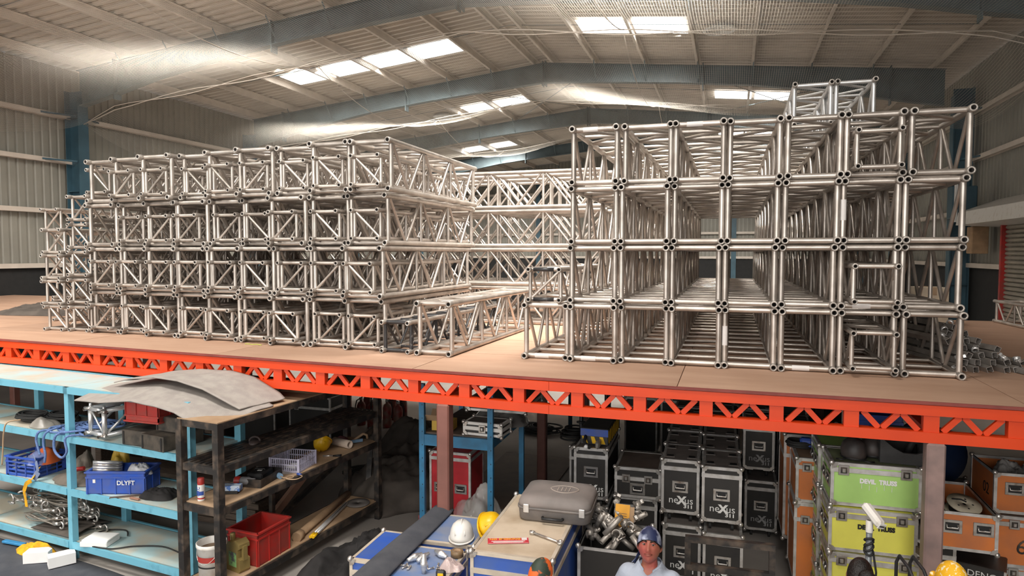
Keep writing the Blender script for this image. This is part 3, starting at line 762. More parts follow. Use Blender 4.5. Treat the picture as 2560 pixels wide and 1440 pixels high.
# fourth level: wire slings with shackles and turnbuckles, on the lowest board
q = random.Random(5)
for k in range(28):
    b = MB(); x0 = -8.5 + q.uniform(0, .5); y0 = 5.85 + q.uniform(-.08, .25); z0 = .24 + .0135 * k; l = q.uniform(.5, .85)
    pts = []
    for i in range(40):
        a = 2 * math.pi * i / 40; pts.append((x0 + l / 2 + l / 2 * math.cos(a), y0 + (.05 + .02 * math.sin(k)) * math.sin(a), z0 + .015 * math.sin(a * 3 + k)))
    t = thing('wire_sling', 'looped steel wire sling in the pile on lowest blue shelf', 'sling', group='wire slings on the blue shelving')
    b.path(pts, .009, 5, True).build('wire_loop', WIRE, t)
    MB().tube((x0 + l - .05, y0, z0), (x0 + l + .06, y0, z0 + .01), .022, 8).build('ferrule', CHROME, t)
    sh_ = []
    for i in range(14):
        a = math.pi * 1.5 * i / 13 - math.pi * .75; sh_.append((x0 + l + .1 + .04 * math.cos(a), y0, z0 + .04 * math.sin(a)))
    MB().path(sh_, .011, 6).build('shackle', CHROME, t)
for k in range(5):
    x0, y0, z0 = -8.45 + .16 * k, 5.75 + .03 * (k % 3), .5 + .05 * (k % 2)
    t = thing('turnbuckle', 'chrome shackle lying on the wire sling pile', 'shackle', (x0, y0, z0), k, group='shackles on the wire slings')
    pts = [(.05 * math.cos(a), .0, .06 * math.sin(a)) for a in [math.pi * (1.25 + 1.5 * i / 15) for i in range(16)]]
    MB().path(pts, .012, 6).build('bow', CHROME, t); MB().tube((-.06, 0, -.045), (.06, 0, -.045), .012, 8).build('pin', CHROME, t)
tag(MB().sheet(lambda u, v: (-8.0 + .75 * u, 5.7 + .5 * v, .235 + .05 * u * math.sin(v * 3)), 10, 6, .006).build('brown_sheet', TARP), 'dark brown sheet lying beside the wire slings', 'sheet')
t = thing('foam_slab', 'flat white polystyrene slab on the lowest blue shelf', 'foam', (-6.86, 5.78, .21), .35)
MB().cbox((0, 0, .03), (.32, .24, .06), .006).build('base', FOAM, t); MB().cbox((.01, .0, .07), (.31, .22, .02), .004).build('lid', FOAM, t)
b = MB(); b.rope([(-7.1, 5.74, .225), (-7.12, 6.0, .225), (-6.9, 6.12, .225), (-6.72, 6.02, .225)], .008, 5).rope([(-7.1, 5.74, .225), (-7.0, 5.67, .22), (-6.6, 5.7, .222), (-6.4, 5.86, .222), (-6.1, 5.98, .225), (-5.8, 5.95, .225)], .008, 5)
tag(b.build('black_cable', RUBBER), 'black cable looping round the white slab on lowest blue shelf', 'cable')
# the unit stands a little askew to the deck edge
TW = Matrix.Translation((-7.2, 5.7, 0)) @ Matrix.Rotation(-.1, 4, 'Z') @ Matrix.Translation((7.2, -5.7, 0))
for o in [o for o in C.objects if o.name not in N_BEFORE and o.parent is None]:
    o.matrix_basis = TW @ o.matrix_basis
# grey felt sheets folded over the top
def mat_sheet(nm, pts, wid, th, label, sag=0., dirv=(0, 1, 0)):
    """pts: centre line in x,z of a bent sheet; wid: width along y (from, to) per point"""
    def fn(u, v):
        k = u * (len(pts) - 1); i = min(int(k), len(pts) - 2); f = k - i; f = f * f * (3 - 2 * f)
        p = [pts[i][q] + (pts[i + 1][q] - pts[i][q]) * f for q in range(4)]
        y = p[1] + (p[2] - p[1]) * v
        return (p[0] + (.12 * (v - .5) if nm else 0), y, p[3] + .012 * NZ.noise((u * 4, v * 3, len(label))) - sag * (1 - v) ** 3)
    return tag(MB().sheet(fn, 60, 20, th).build('felt_mat', FELT), label, 'mat', 'grey felt mats')
mat_sheet(1, [(-6.75, 5.45, 6.3, 2.04), (-6.3, 5.36, 6.28, 2.06), (-5.85, 5.36, 6.25, 2.12), (-5.5, 5.3, 6.22, 2.1), (-5.2, 5.27, 6.2, 2.06), (-4.95, 5.26, 6.1, 1.965), (-4.66, 5.25, 5.95, 1.93)], None, .012, 'lower grey felt sheet bridging the blue shelf and black rack', .1)
mat_sheet(1, [(-6.55, 5.78, 6.32, 2.09), (-6.3, 5.75, 6.32, 2.15), (-5.9, 5.7, 6.3, 2.2), (-5.5, 5.62, 6.3, 2.2), (-5.15, 5.6, 6.28, 2.14), (-4.8, 5.6, 6.25, 2.0), (-4.7, 5.62, 6.2, 1.955)], None, .012, 'upper grey felt sheet folded with rolled end on the black rack')
# floor at the left: carpet, yellow cloth, foam blocks
tag(MB().sheet(lambda u, v: (-9.6 + 4.5 * u + (.02 * NZ.noise((u * 9, 0, 0))), 3.2 + v * (2.38 + .3 * (1 - u) - .42 * max(0, u - .45)), .012 + .006 * NZ.noise((u * 8, v * 8, 1))), 30, 16, .008).build('carpet', CARPET), 'dark grey carpet on the floor before the blue shelving', 'carpet')
heap('yellow_cloth', 'crumpled yellow cloth under the blue shelving', 'cloth', (-7.75, 5.66, .005), .3, .12, .1, YELCLOTH, 31, .8, freq=5)
for x, y, rz, l in ((-7.5, 5.5, .5, 'white polystyrene block on the carpet, left of the pair'), (-7.17, 5.52, 1.0, 'white polystyrene block on the carpet, right of the pair')):
    b = MB(); b.prism([(-.13, -.07), (.13, -.07), (.13, .03), (.07, .08), (-.13, .08)], .02, .14); tag(b.build('foam_block', FOAM, None, (x, y, 0), (0, 0, rz)), l, 'foam', 'foam blocks')
tag(MB().cbox((-8.2, 5.72, .04), (.34, .06, .03), .006).build('blue_packet', mat('blue_packet', (.05, .25, .5), .4), None), 'flat blue packet on the floor under the shelving', 'packet')
# stored timber and frames behind the blue shelving
for k in range(7):
    tag(MB().cbox((-7.0 + .05 * (k % 2), 7.2, .06 + .085 * k), (2.6, .45, .075), .006).build('timber_plank', TIMBER), 'dark timber plank stacked behind the blue shelving, %s from the floor' % ORD[k], 'plank', 'planks behind the blue shelving')
for k in range(5):
    tag(MB().cbox((-8.3, 8.3, 1.25 + .1 * k), (4.2, .3, .07), .006).build('timber_batten', TIMBER), 'long timber batten racked high behind the blue shelving, %s from bottom' % ORD[k], 'plank', 'battens behind the blue shelving')
for k in range(6):
    tag(MB().cbox((-10.2 + .55 * k, 8.25, .6), (.12, .3, 1.2), .01).build('timber_upright', TIMBER), 'grey timber upright behind the blue shelving, %s from left' % ORD[k], 'post', 'uprights behind the blue shelving')

# ------------------------------------------------------------------ black rack
RX0, RX1, RY0, RY1 = -5.2, -4.70, 5.24, 7.85; RL = [1.9, 1.46, 1.05, .24]
rk = thing('black_rack', 'worn black steel rack with plywood shelves set end-on', 'rack')
for x in (RX0, RX1):
    for y in (RY0, RY1): MB().box((x, y, .95), (.075, .075, 1.9)).build('post', BLACKST, rk)
MB().box((RX0, 6.45, .65), (.05, .05, .8)).build('mid_post', BLACKST, rk)
for i, z in enumerate(RL):
    for x in (RX0, RX1): MB().box((x, (RY0 + RY1) / 2, z - .035), (.05, RY1 - RY0 - .075, .07)).build('side_rail', BLACKST, rk)
    for y in (RY0, RY1): MB().box(((RX0 + RX1) / 2, y, z - .035), (RX1 - RX0 - .075, .05, .07)).build('end_rail', BLACKST, rk)
    if i == 1:
        for k in range(7): MB().box((RX0 + .055 + k * .067, (RY0 + RY1) / 2, z - .01), (.03, RY1 - RY0 - .05, .02)).build('bar', BLACKST, rk)
    else:
        MB().box(((RX0 + RX1) / 2, (RY0 + RY1) / 2, z + .004), (RX1 - RX0 + (.05 if i == 0 else -.02), RY1 - RY0 + (.05 if i == 0 else -.02), .012)).build('plywood_shelf', TANPLY, rk)
rk.matrix_basis = Matrix.Translation((-4.7, 5.24, 0)) @ Matrix.Rotation(-.107, 4, 'Z') @ Matrix.Translation((4.7, -5.24, 0))
z3 = 1.06; z4 = .25
t = thing('sandal', 'dark rubber sandal on the barred shelf of the black rack', 'sandal', (-4.95, 6.08, 1.462), .5)
MB().lathe([(0, 0), (.13, 0), (.14, .012), (.13, .025), (0, .028)], 20, .45, 1.).build('sole', mat('brown_rubber', (.06, .045, .042), .7), t)
MB().path([(.055 * math.cos(a), -.02, .02 + .05 * math.sin(a)) for a in [math.pi * i / 10 for i in range(11)]], .012, 6).build('strap', mat('brown_rubber', (.06, .045, .042)), t)
t = thing('spray_can', 'white spray can with red cap on the black rack', 'can', (-5.03, 5.36, z3))
MB().lathe([(0, 0), (.034, 0), (.035, .004), (.035, .155), (.03, .17)], 18).build('body', WHITE, t)
MB().lathe([(.033, .165), (.034, .17), (.033, .225), (.028, .232), (0, .233)], 18).build('cap', RED, t)
MB().lathe([(.0353, .02), (.0353, .035)], 18).build('red_band', RED, t); MB().lathe([(.0353, .06), (.0353, .1)], 18, arc=.4).build('blue_band', BLUEP, t, None, (0, 0, -2.6))
text('lettering', 'CRC', .05, BLUEP, t, (-.002, -.0355, .1), (math.pi / 2, -math.pi / 2, 0))
t = thing('glove_carton', 'small blue and white carton on the black rack', 'box', (-4.92, 5.62, z3 + .02), .35)
MB().cbox((0, 0, .035), (.26, .09, .06), .003).build('carton', mat('blue_white_print', (.55, .65, .78), .5, 0, col2=(.1, .22, .55), scale=22, lo=.46, hi=.5), t)
MB().box((0, 0, 0), (.22, .11, .03)).build('wrapper', DARK, t)
t = thing('cable_connector', 'grey industrial plug with red collar on the black rack', 'plug', (-4.92, 5.82, z3 + .06), .3)
MB().lathe([(0, -.08), (.03, -.08), (.035, -.02), (.045, 0), (.045, .07), (.03, .1), (.03, .14), (0, .145)], 14).build('body', mat('grey_plastic', (.2, .2, .21), .5), t, (0, 0, 0), (0, math.pi / 2, 0))
MB().lathe([(.046, -.03), (.05, 0), (.046, .03)], 14).build('collar', RED, t, (-.04, 0, 0), (0, math.pi / 2, 0))
t = thing('black_tray', 'open black metal tray with a black box inside on rack', 'tray', (-4.87, 6.02, z3), .12)
b = MB().box((0, 0, .005), (.32, .42, .01))
for s in (-1, 1): b.box((s * .16, 0, .045), (.008, .42, .09)).box((0, s * .21, .045), (.32, .008, .09))
b.build('body', BLACKST, t)
t = thing('black_case', 'small black case with white mark lying in the metal tray', 'case', (-4.86, 6.04, z3 + .012), .2)
MB().cbox((0, 0, .05), (.18, .26, .1), .015).build('body', DARK, t); MB().box((0, 0, .102), (.05, .03, .003)).build('mark', WHITE, t); MB().path([(-.06, 0, .1), (-.05, 0, .12), (.05, 0, .12), (.06, 0, .1)], .008, 6).build('handle', DARK, t)
heap('plastic_packet', 'clear plastic packet with red label on the rack', 'bag', (-4.85, 6.36, z3), .16, .1, .03, mat('packet_film', (.6, .55, .52), .25, 0, alpha=.6), 33)
# lavender basket
t = thing('plastic_basket', 'pale lavender slotted plastic basket on the black rack', 'basket', (-4.79, 6.53, z3), .1)
LAV = mat('lavender_plastic', (.62, .6, .76), .35, 0, alpha=.82)
MB().box((0, 0, .006), (.36, .38, .008)).build('base', LAV, t)
for s in (-1, 1):
    for q_ in (-1, 1): MB().box((s * .18, q_ * .19, .08), (.02, .02, .17)).build('corner', LAV, t)
    for z in (.02, .09, .155):
        MB().box((s * .18, 0, z), (.006, .38, .012)).build('rail', LAV, t); MB().box((0, s * .19, z), (.36, .006, .012)).build('rail', LAV, t)
    for k in range(13):
        MB().box((s * .18, -.17 + .34 * k / 12, .08), (.005, .009, .15)).build('rib', LAV, t)
        MB().box((-.16 + .32 * k / 12, s * .19, .08), (.009, .005, .15)).build('rib', LAV, t)
tag(MB().cbox((-4.78, 6.5, z3 + .03), (.16, .12, .03), .004).build('white_packet', FOAM, None, None, None), 'white packet lying inside the lavender basket', 'packet')
t = thing('blue_plug', 'pale blue plug with coiled beige lead on the rack', 'plug', (-4.72, 6.17, z3 + .03), -.5)
MB().tube((-.07, 0, 0), (.05, 0, 0), .03, 12).build('body', mat('pale_blue_plastic', (.25, .42, .62), .45), t)
b = MB(); b.rope([(.05, 0, 0), (.1, .02, -.01), (.13, .08, -.02), (.1, .13, -.02), (.06, .1, -.02), (.09, .04, -.02), (.16, .05, -.02), (.2, .12, -.022), (.16, .2, -.022), (.1, .2, -.02)], .006, 5); b.build('lead', TANPLY, t)
MB().tube((.06, .19, -.015), (.11, .21, -.015), .014, 8).build('small_plug', BLUEP, t)
def hard_hat(label, m, loc, rot, group='hard hats', inner=None):
    t = thing('hard_hat', label, 'helmet', loc, 0, group); t.rotation_euler = rot
    def rad(a, r, z): 
        return r
    b = MB(); pr = [(.105, 0), (.112, .004), (.108, .03), (.1, .075), (.082, .115), (.05, .142), (0, .15)]
    b.lathe(pr, 24, 1., 1.24); b.build('shell', m, t)
    MB().lathe([(.101, .002), (.096, .06), (.07, .11), (0, .138)], 24, 1., 1.24).build('liner', inner or DARK, t)
    b = MB(); n = 24; vs = []; fs = []
    for i in range(n):
        a = 2 * math.pi * i / n; k = 1.1 + (.22 * max(0, -math.sin(a)) ** 2)
        for q, z in ((1, .004), (k, -.004), (k, .004)): vs.append((.108 * q * math.cos(a), .108 * 1.24 * q * math.sin(a), z))
    for i in range(n):
        j = (i + 1) % n
        for a_, b_ in ((0, 1), (1, 2), (2, 0)): fs.append((3 * i + a_, 3 * j + a_, 3 * j + b_, 3 * i + b_))
    b.add(vs, fs, True).build('brim', m, t)
    for x in (-.045, 0, .045):
        pts = [(x * .9, 1.24 * .108 * math.cos(a) * .92, .01 + .143 * math.sin(a) * (1 - abs(x) * 3)) for a in [math.pi * (.12 + .76 * i / 10) for i in range(11)]]
        MB().path(pts, .01, 6).build('ridge', m, t)
    MB().path([(.1 * math.cos(a), .12 * math.sin(a), -.012) for a in [2 * math.pi * i / 20 for i in range(20)]], .008, 5, True).build('headband', DARK, t)
    return t
hard_hat('yellow hard hat lying upside down on the black rack', YELLOW, (-4.85, 7.22, z3 + .14), (2.5, .2, .4))
t = thing('cardboard_tube', 'pale cardboard tube lying behind the upturned yellow hard hat', 'tube', (-4.7, 7.42, z3 + .055), .3)
MB().lathe([(.035, -.15), (.052, -.15), (.052, .15), (.035, .15), (.035, -.15)], 20).build('wall', mat('pale_cardboard', (.55, .45, .37), .8), t, (0, 0, 0), (math.pi / 2, 0, math.pi / 2 - .6))
t = thing('hand_saw', 'wooden-handled tool with blue blade guard at rack end', 'tool', (-4.66, 7.62, z3 + .01), .9)
MB().path([(0, 0, .02), (.06, .01, .05), (.14, .01, .09), (.19, .01, .07), (.2, .01, .02)], .018, 6).build('handle', TANPLY, t); MB().cbox((.02, -.03, .02), (.2, .02, .04), .004).build('guard', mat('pale_blue_plastic', (.25, .42, .62)), t)
t = thing('small_pliers', 'small steel pliers lying beside the lavender basket', 'tool', (-4.6, 7.02, z3 + .012), .4)
MB().tube((-.1, 0, 0), (.02, .0, 0), .012, 6).build('jaw', CHROME, t); MB().tube((.02, 0, 0), (.12, .03, 0), .01, 6).build('handle', DARK, t); MB().tube((.02, 0, 0), (.12, -.03, 0), .01, 6).build('handle', DARK, t)
heap('leather_gloves', 'worn yellow and maroon gloves at far end of rack', 'glove', (-4.85, 7.65, z3), .12, .1, .07, mat('glove_leather', (.4, .3, .06), .8, 0, col2=(.2, .07, .08), scale=4, lo=.45, hi=.55), 41)
# lowest shelf of the rack
t = thing('paint_bucket', 'white plastic paint bucket with red label and wire handle', 'bucket', (-4.97, 5.42, z4))
MB().lathe([(0, .004), (.125, .004), (.135, .33), (.146, .335), (.148, .345), (.148, .37), (.143, .375), (.136, .37), (.12, .06), (0, .06)], 28).build('pail', WHITEP, t)
MB().lathe([(0, .3), (.133, .3)], 24).build('residue', mat('brown_residue', (.16, .1, .06), .8, 0, col2=(.3, .22, .15), scale=5), t)
MB().lathe([(.1345, .2), (.1365, .255)], 10, arc=.3).build('red_label', RED, t, None, (0, 0, -2.5)); MB().lathe([(.133, .14), (.1337, .155)], 10, arc=.3).build('black_label', DARK, t, None, (0, 0, -2.5))
MB().path([(.148 * math.cos(a), .148 * math.sin(a) - .02 * math.sin(a * 1), .34 - .16 * math.sin(i / 14 * math.pi)) for i, a in enumerate([-math.pi + .2 + (math.pi - .4) * k / 14 for k in range(15)])], .004, 5).build('bail', CHROME, t)
t = thing('oil_jug', 'gold plastic engine oil jug with moulded handle', 'jug', (-4.84, 5.64, z4), -.25)
b = MB(); P2 = [(-.12, 0), (.1, 0), (.12, .03), (.12, .14), (.085, .155), (.085, .24), (.12, .26), (.115, .3), (.06, .34), (-.02, .3), (-.075, .3), (-.12, .24)]
b.M = Matrix.Rotation(math.pi / 2, 4, 'X'); b.prism(P2, -.06, .06); b.build('body', GOLD, t)
MB().bar((.115, 0, .13), (.118, 0, .28), .05, .03, (1, 0, 0)).build('handle', GOLD, t)
MB().lathe([(.028, .29), (.028, .35), (.024, .36), (0, .36)], 14).build('cap', GOLD, t, (-.075, 0, .01))
MB().cbox((0, -.061, .13), (.12, .004, .15), .001).build('label', mat('oil_label', (.1, .1, .12), .4, 0, col2=(.25, .5, .2), scale=14, lo=.5, hi=.6), t)
crate('red plastic crate on the lowest shelf of the black rack', (-4.85, 6.0, z4), (.4, .5, .36), RED, -.06, 'red crates')
t = thing('wrapped_tube', 'long tube wrapped in brown paper on lowest rack shelf', 'tube')
MB().path([(-4.68, 6.45, z4 + .05), (-4.85, 7.78, z4 + .06)], .045, 8).build('wrap', CARD, t); MB().path([(-4.67, 6.4, z4 + .045), (-4.68, 6.5, z4 + .05)], .06, 8).build('torn_end', CARD, t)
for k in range(2):
    t = thing('steel_rod', 'bright steel rod with yellow tips, %s of the pair' % ('left' if k == 0 else 'right'), 'rod', group='steel rods on the rack')
    MB().tube((-4.56 + .035 * k, 6.55, z4 + .03), (-4.74 + .035 * k, 7.55, z4 + .03), .014, 8).build('shaft', ALU_NEW, t); MB().tube((-4.553 + .035 * k, 6.5, z4 + .03), (-4.567 + .035 * k, 6.6, z4 + .03), .018, 8).build('tip', YELLOW, t)
tag(MB().lathe([(.014, 0), (.15, 0), (.155, .008), (.15, .016), (.014, .016), (.014, 0)], 28).build('cutting_disc', mat('grey_disc', (.16, .145, .135), .8), None, (-4.6, 7.62, z4 + .012)), 'flat grey cutting disc at far end of lowest rack shelf', 'disc')
# clutter on the floor behind the rack
for (a, b_, l) in (((-5.6, 7.2, .05), (-4.9, 8.6, 1.0), 'black steel leg frame leaning behind the rack, left bar'), ((-4.95, 8.6, 1.0), (-4.8, 8.2, .05), 'black steel leg frame leaning behind the rack, right bar')):
    tag(MB().bar(a, b_, .07, .05).build('steel_bar', BLACKST), l, 'bar')
b = MB()
for k in range(5): coil(b, (-5.3, 9.3, .01 + .012 * k), .35 + .04 * k, 2, .012, k + 50, .7)
tag(b.build('cable_coil', RUBBER), 'loose black cable coil on the floor behind the rack', 'cable')
tag(MB().bar((-5.35, 6.9, .3), (-5.0, 7.5, 1.0), .08, .08).build('brown_profile', mat('rusty_profile', (.22, .12, .08), .7)), 'rusty brown square tube leaning behind the rack', 'tube')
# ------------------------------------------------------------------ flight cases
def dish_handle(t, x, z, y=0., w=.165, h=.125, axis=0):
    """recessed spring handle: plate, dark recess, grip"""
    o = MB().cbox((0, -.004, 0), (w, .008, h), .003).build('handle_dish', CHROME, t, (x, y, z), (0, 0, axis))
    MB().box((0, -.0085, .0), (w * .68, .003, h * .6)).build('recess', DARK, o)
    MB().path([(-w * .27, -.012, h * .18), (-w * .27, -.02, -.01), (w * .27, -.02, -.01), (w * .27, -.012, h * .18)], .008, 6).build('grip', CHROME, o)
def latch(t, x, z, y=0., s=.088, axis=0):
    o = MB().cbox((0, -.004, 0), (s, .008, s * 1.05), .003).build('latch_plate', CHROME, t, (x, y, z), (0, 0, axis))
    MB().box((0, -.0085, 0), (s * .6, .003, s * .62)).build('recess', BLACKST, o)
    MB().cbox((0, -.014, 0), (s * .32, .012, s * .4), .004).build('butterfly', CHROME, o)
def flight_case(label, loc, dim, lam, top=None, seam=.78, latches=(), handles=(), rz=0., group='flight cases', name='flight_case', casters=True, dishes=False, open_top=False, edge=None, extra=None, sidehandles=()):
    """local: x 0..w (front face at y=0), y 0..d, z 0..h; casters hang below z=0"""
    w, d, h = dim; t = thing(name, label, 'case', loc, rz, group); edge = edge or ALU_EDGE; top = top or lam; e = .028
    zs = h * seam
    if open_top:
        b = MB().box((w / 2, d / 2, .01), (w - .01, d - .01, .02))
        for q in (0, 1): b.box((w / 2, q * d + (.006 - .012 * q), h / 2), (w - .01, .012, h)).box((q * w + (.006 - .012 * q), d / 2, h / 2), (.012, d - .01, h))
        b.build('body', lam, t)
    else:
        MB().box((w / 2, d / 2, zs / 2), (w - .008, d - .008, zs - .004)).build('body', lam, t)
        MB().box((w / 2, d / 2, (zs + h) / 2 - .004), (w - .008, d - .008, h - zs - .006)).build('lid', lam, t)
        MB().box((w / 2, d / 2, h - .002), (w - 2 * e, d - 2 * e, .006)).build('top_panel', top, t)
    for z in (0, h):
        for y in (0, d): MB().box((w / 2, y, z), (w, .02, e) if False else (w, e * .5, e)).build('edge_trim', edge, t, (0, e * .2 * (1 if y == 0 else -1), (e / 2) * (1 if z == 0 else -1)))
        for x in (0, w): MB().box((x, d / 2, z), (e * .5, d, e)).build('edge_trim', edge, t, (e * .2 * (1 if x == 0 else -1), 0, (e / 2) * (1 if z == 0 else -1)))
        if not open_top and z == h:
            for y in (0, d): MB().box((w / 2, y + (e / 2 if y == 0 else -e / 2), h + .001), (w, e, .004)).build('edge_trim', edge, t)
            for x in (0, w): MB().box((x + (e / 2 if x == 0 else -e / 2), d / 2, h + .001), (e, d, .004)).build('edge_trim', edge, t)
    for x in (0, w):
        for y in (0, d): MB().box((x + (e * .3 if x == 0 else -e * .3), y + (e * .3 if y == 0 else -e * .3), h / 2), (e, e, h)).build('corner_trim', edge, t)
    if not open_top:
        for y in (-.003, d + .003): MB().box((w / 2, y, zs), (w, .012, .042)).build('seam_band', edge, t)
        for x in (-.003, w + .003): MB().box((x, d / 2, zs), (.012, d, .042)).build('seam_band', edge, t)
    for x in (0, w):
        for y in (0, d):
            for z in (0, h):
                k = .026
                MB().ell((x, y, z), (k, k, k), 10, 6).build('ball_corner', CHROME, t)
                if y == 0:
                    sx = 1 if x == 0 else -1; sz = 1 if z == 0 else -1
                    MB().prism([(0, 0), (sx * .055, 0), (sx * .04, sz * .04), (0, sz * .055)] if sx * sz > 0 else [(0, 0), (0, sz * .055), (sx * .04, sz * .04), (sx * .055, 0)], 0, .006).build('corner_plate', CHROME, t, (x, -.006, z), (math.pi / 2, 0, 0))
                    if False: pass
    for x in latches: latch(t, x, zs, -.006)
    for x, z in handles: dish_handle(t, x, z)
    for y, z in sidehandles: 
        dish_handle(t, -.002, z, y, axis=-math.pi / 2)
    if dishes:
        for x in (.2, .8):
            for y in (.22, .75):
                o = MB().box((0, 0, .003), (.1, .1, .006)).build('caster_dish', GREYTOP, t, (w * x, d * y, h))
                MB().box((0, 0, .0065), (.07, .07, .002)).build('well', DARK, o)
    if casters:
        for x in (.08, w - .08):
            for y in (.08, d - .08):
                o = MB().box((x, y, -.012), (.08, .08, .02)).build('caster', CHROME, t)
                MB().lathe([(0, -.015), (.035, -.015), (.035, .015), (0, .015)], 14).build('wheel', RUBBER, o, (x, y, -.062), (0, math.pi / 2, 0))
    if extra: extra(t)
    return t
def nexus(s=1., dim_=False, bx=None):
    m = mat('grey_print', (.4, .4, .4), .6) if dim_ else WHITE  # lettering is grey instead of white on the cases farther back
    def f(t):
        x, z = bx or (.19, .115)
        text('lettering', 'ne', .105 * s, m, t, (x - .068 * s, -.003, z), (math.pi / 2, 0, 0)); text('lettering', 'X', .115 * s, m, t, (x + .016 * s, -.003, z - .003), (math.pi / 2, 0, 0), bold=.006, shear=0)
        text('lettering', 'us', .105 * s, m, t, (x + .09 * s, -.003, z), (math.pi / 2, 0, 0)); text('lettering', '311', .05 * s, m, t, (x + .085 * s, -.003, z - .062 * s), (math.pi / 2, 0, 0), bold=.002, sx=1.3)
    return f
NW, ND, NH = .38, .62, .57
def nx(label, x, y, z, dm=False, dishes=True, rz=.0, h=NH, w=NW, d=ND):
    return flight_case(label, (x, y, z), (w, d, h), BLACKLAM, GREYTOP, .84, (), ((w / 2, h * .5),), rz, 'black cases lettered neXus', dishes=dishes, extra=nexus(1, dm, (w / 2, .14)))
zU, zD = .79, .11
nx('black neXus case, upper tier, directly behind the person', -.655, 7.2, zU, rz=.02)
nx('black neXus case, upper tier, at the right of the pair', -.235, 7.08, zU, rz=.02)
nx('black neXus case, lower tier, behind the person with torn paper tag', -.63, 7.15, zD, dishes=False, rz=.02)
nx('black neXus case, lower tier, behind the steel frame', -.215, 7.03, zD, dishes=False, rz=.02)
for r in range(1, 5):
    for c, x in enumerate((-.66, -.245)):
        for lv, z in (('upper', zU), ('lower', zD)):
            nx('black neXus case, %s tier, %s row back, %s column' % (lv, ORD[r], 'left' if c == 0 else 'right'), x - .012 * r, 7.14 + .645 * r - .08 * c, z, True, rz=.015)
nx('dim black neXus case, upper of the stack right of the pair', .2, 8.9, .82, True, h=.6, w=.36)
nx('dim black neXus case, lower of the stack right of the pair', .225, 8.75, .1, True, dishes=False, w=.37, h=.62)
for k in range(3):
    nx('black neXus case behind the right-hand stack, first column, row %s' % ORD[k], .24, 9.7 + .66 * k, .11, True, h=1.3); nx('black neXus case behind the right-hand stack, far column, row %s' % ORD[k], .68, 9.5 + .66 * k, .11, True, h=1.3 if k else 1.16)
flight_case('tall black neXus case, leftmost, carrying the striped stage motor', (-1.655, 7.42, .755), (.375, .95, .58), BLACKLAM, GREYTOP, .84, (), ((.19, .31),), .02, 'black cases lettered neXus', extra=nexus(1, False, (.2, .12)))
flight_case('black case underneath the leftmost neXus case', (-1.66, 7.42, .1), (.38, .95, .56), BLACKLAM, GREYTOP, .8, (.1, .28), (), .02)
flight_case('low wide black case with two latches between the neXus cases', (-1.17, 7.3, .865), (.49, .62, .33), BLACKLAM, mat('brown_dusty_top', (.11, .08, .065), .7), .64, (.12, .36), ((.245, .1),), .03, casters=False)
flight_case('black case with red stripe under the low wide case', (-1.17, 7.32, .12), (.45, .6, .74), BLACKLAM, REDLAM, .86, (), (), .03)
# stage motor / cable box with hazard tape on the leftmost case
t = thing('hazard_box', 'black box with yellow hazard stripes and blue tape on the leftmost case', 'box', (-1.45, 7.95, 1.345), .0)
MB().cbox((0, 0, .1), (.32, .85, .19), .006).build('body', mat('hazard_stripes_base', (.03, .03, .03), .5), t)
for k in range(3): MB().prism([(-.15 + .1 * k, .02), (-.1 + .1 * k, .02), (-.15 + .1 * k + .02, .1), (-.19 + .1 * k + .02, .1)], 0, .003).build('hazard_stripe', YELLOW, t, (.03, -.4255, 0), (math.pi / 2, 0, 0))
MB().box((0, -.427, .145), (.32, .003, .08)).build('blue_tape', BLUEP, t)
for k in range(7): MB().prism([(.0, .02), (.05, .02), (.03, .17), (-.02, .17)], 0, .003).build('hazard_stripe', YELLOW, t, (.161, -.38 + .11 * k, 0), (math.pi / 2, 0, math.pi / 2))
MB().path([(-.1, -.42, .1), (-.1, -.5, .06), (-.06, -.55, .02), (-.02, -.6, .02)], .02, 6).build('cable_tail', RUBBER, t); MB().lathe([(0, 0), (.022, 0), (.022, .05), (0, .05)], 10).build('white_plug', WHITE, t, (-.06, -.56, .025), (math.pi / 2, 0, 0))
MB().cbox((.06, -.49, .04), (.05, .16, .09), .02).build('hook', GALV, t)
# blue cases in front
zB = .12; hB = .80
flight_case('scuffed blue case carrying the two hard hats', (-2.69, 5.47, zB), (.545, .64, hB), BLUELAM, BLUETOP, .9, (), (), .045, 'blue cases', edge=mat('worn_cream_edging', (.62, .54, .44), .5, .2, var=.12))
flight_case('scuffed blue case strewn with bolts and spigots at the front', (-2.68, 4.72, zB), (.55, .64, hB), BLUELAM, BLUETOP, .9, (), (), .045, 'blue cases', edge=MATS['worn_cream_edging'])
flight_case('blue case at left, half covered by the grey carpet strip', (-3.07, 4.95, zB), (.42, .62, hB), BLUELAM, BLUELAM, .86, (), (), .03, 'blue cases', edge=MATS['worn_cream_edging'])
def rd(t):
    q = random.Random(3)
    for k in range(5): MB().box((.06 + .02 * k, .12 + .07 * k, hB + .004), (.05, .012, .002)).build('red_paint_mark', RED, t, None, (0, 0, 0))
flight_case('large blue road case with a dirty pale plywood top', (-1.95, 4.94, .12), (.675, 1.33, 1.03), BLUELAM, WOODTOP, .85, (), (), .03, 'blue cases', edge=MATS['worn_cream_edging'])
tag(MB().sheet(lambda u, v: (-2.83 + .27 * u - .07 * v + .06 * v * (1 - u), 4.4 + 1.8 * v, .97 + .03 * math.sin(u * 3.1) - .02 * u + .01 * math.sin(v * 5)), 16, 24, .01).build('carpet_strip', CARPET), 'dark grey carpet strip laid over the gap between the blue cases', 'carpet')
hard_hat('white hard hat with three ridges on the blue case', WHITEP, (-2.31, 5.62, .94), (0, 0, .25))
hard_hat('yellow hard hat tipped on its side against the white one', YELLOW, (-2.1, 5.7, 1.04), (.3, 1.05, .3))
zt_ = .925
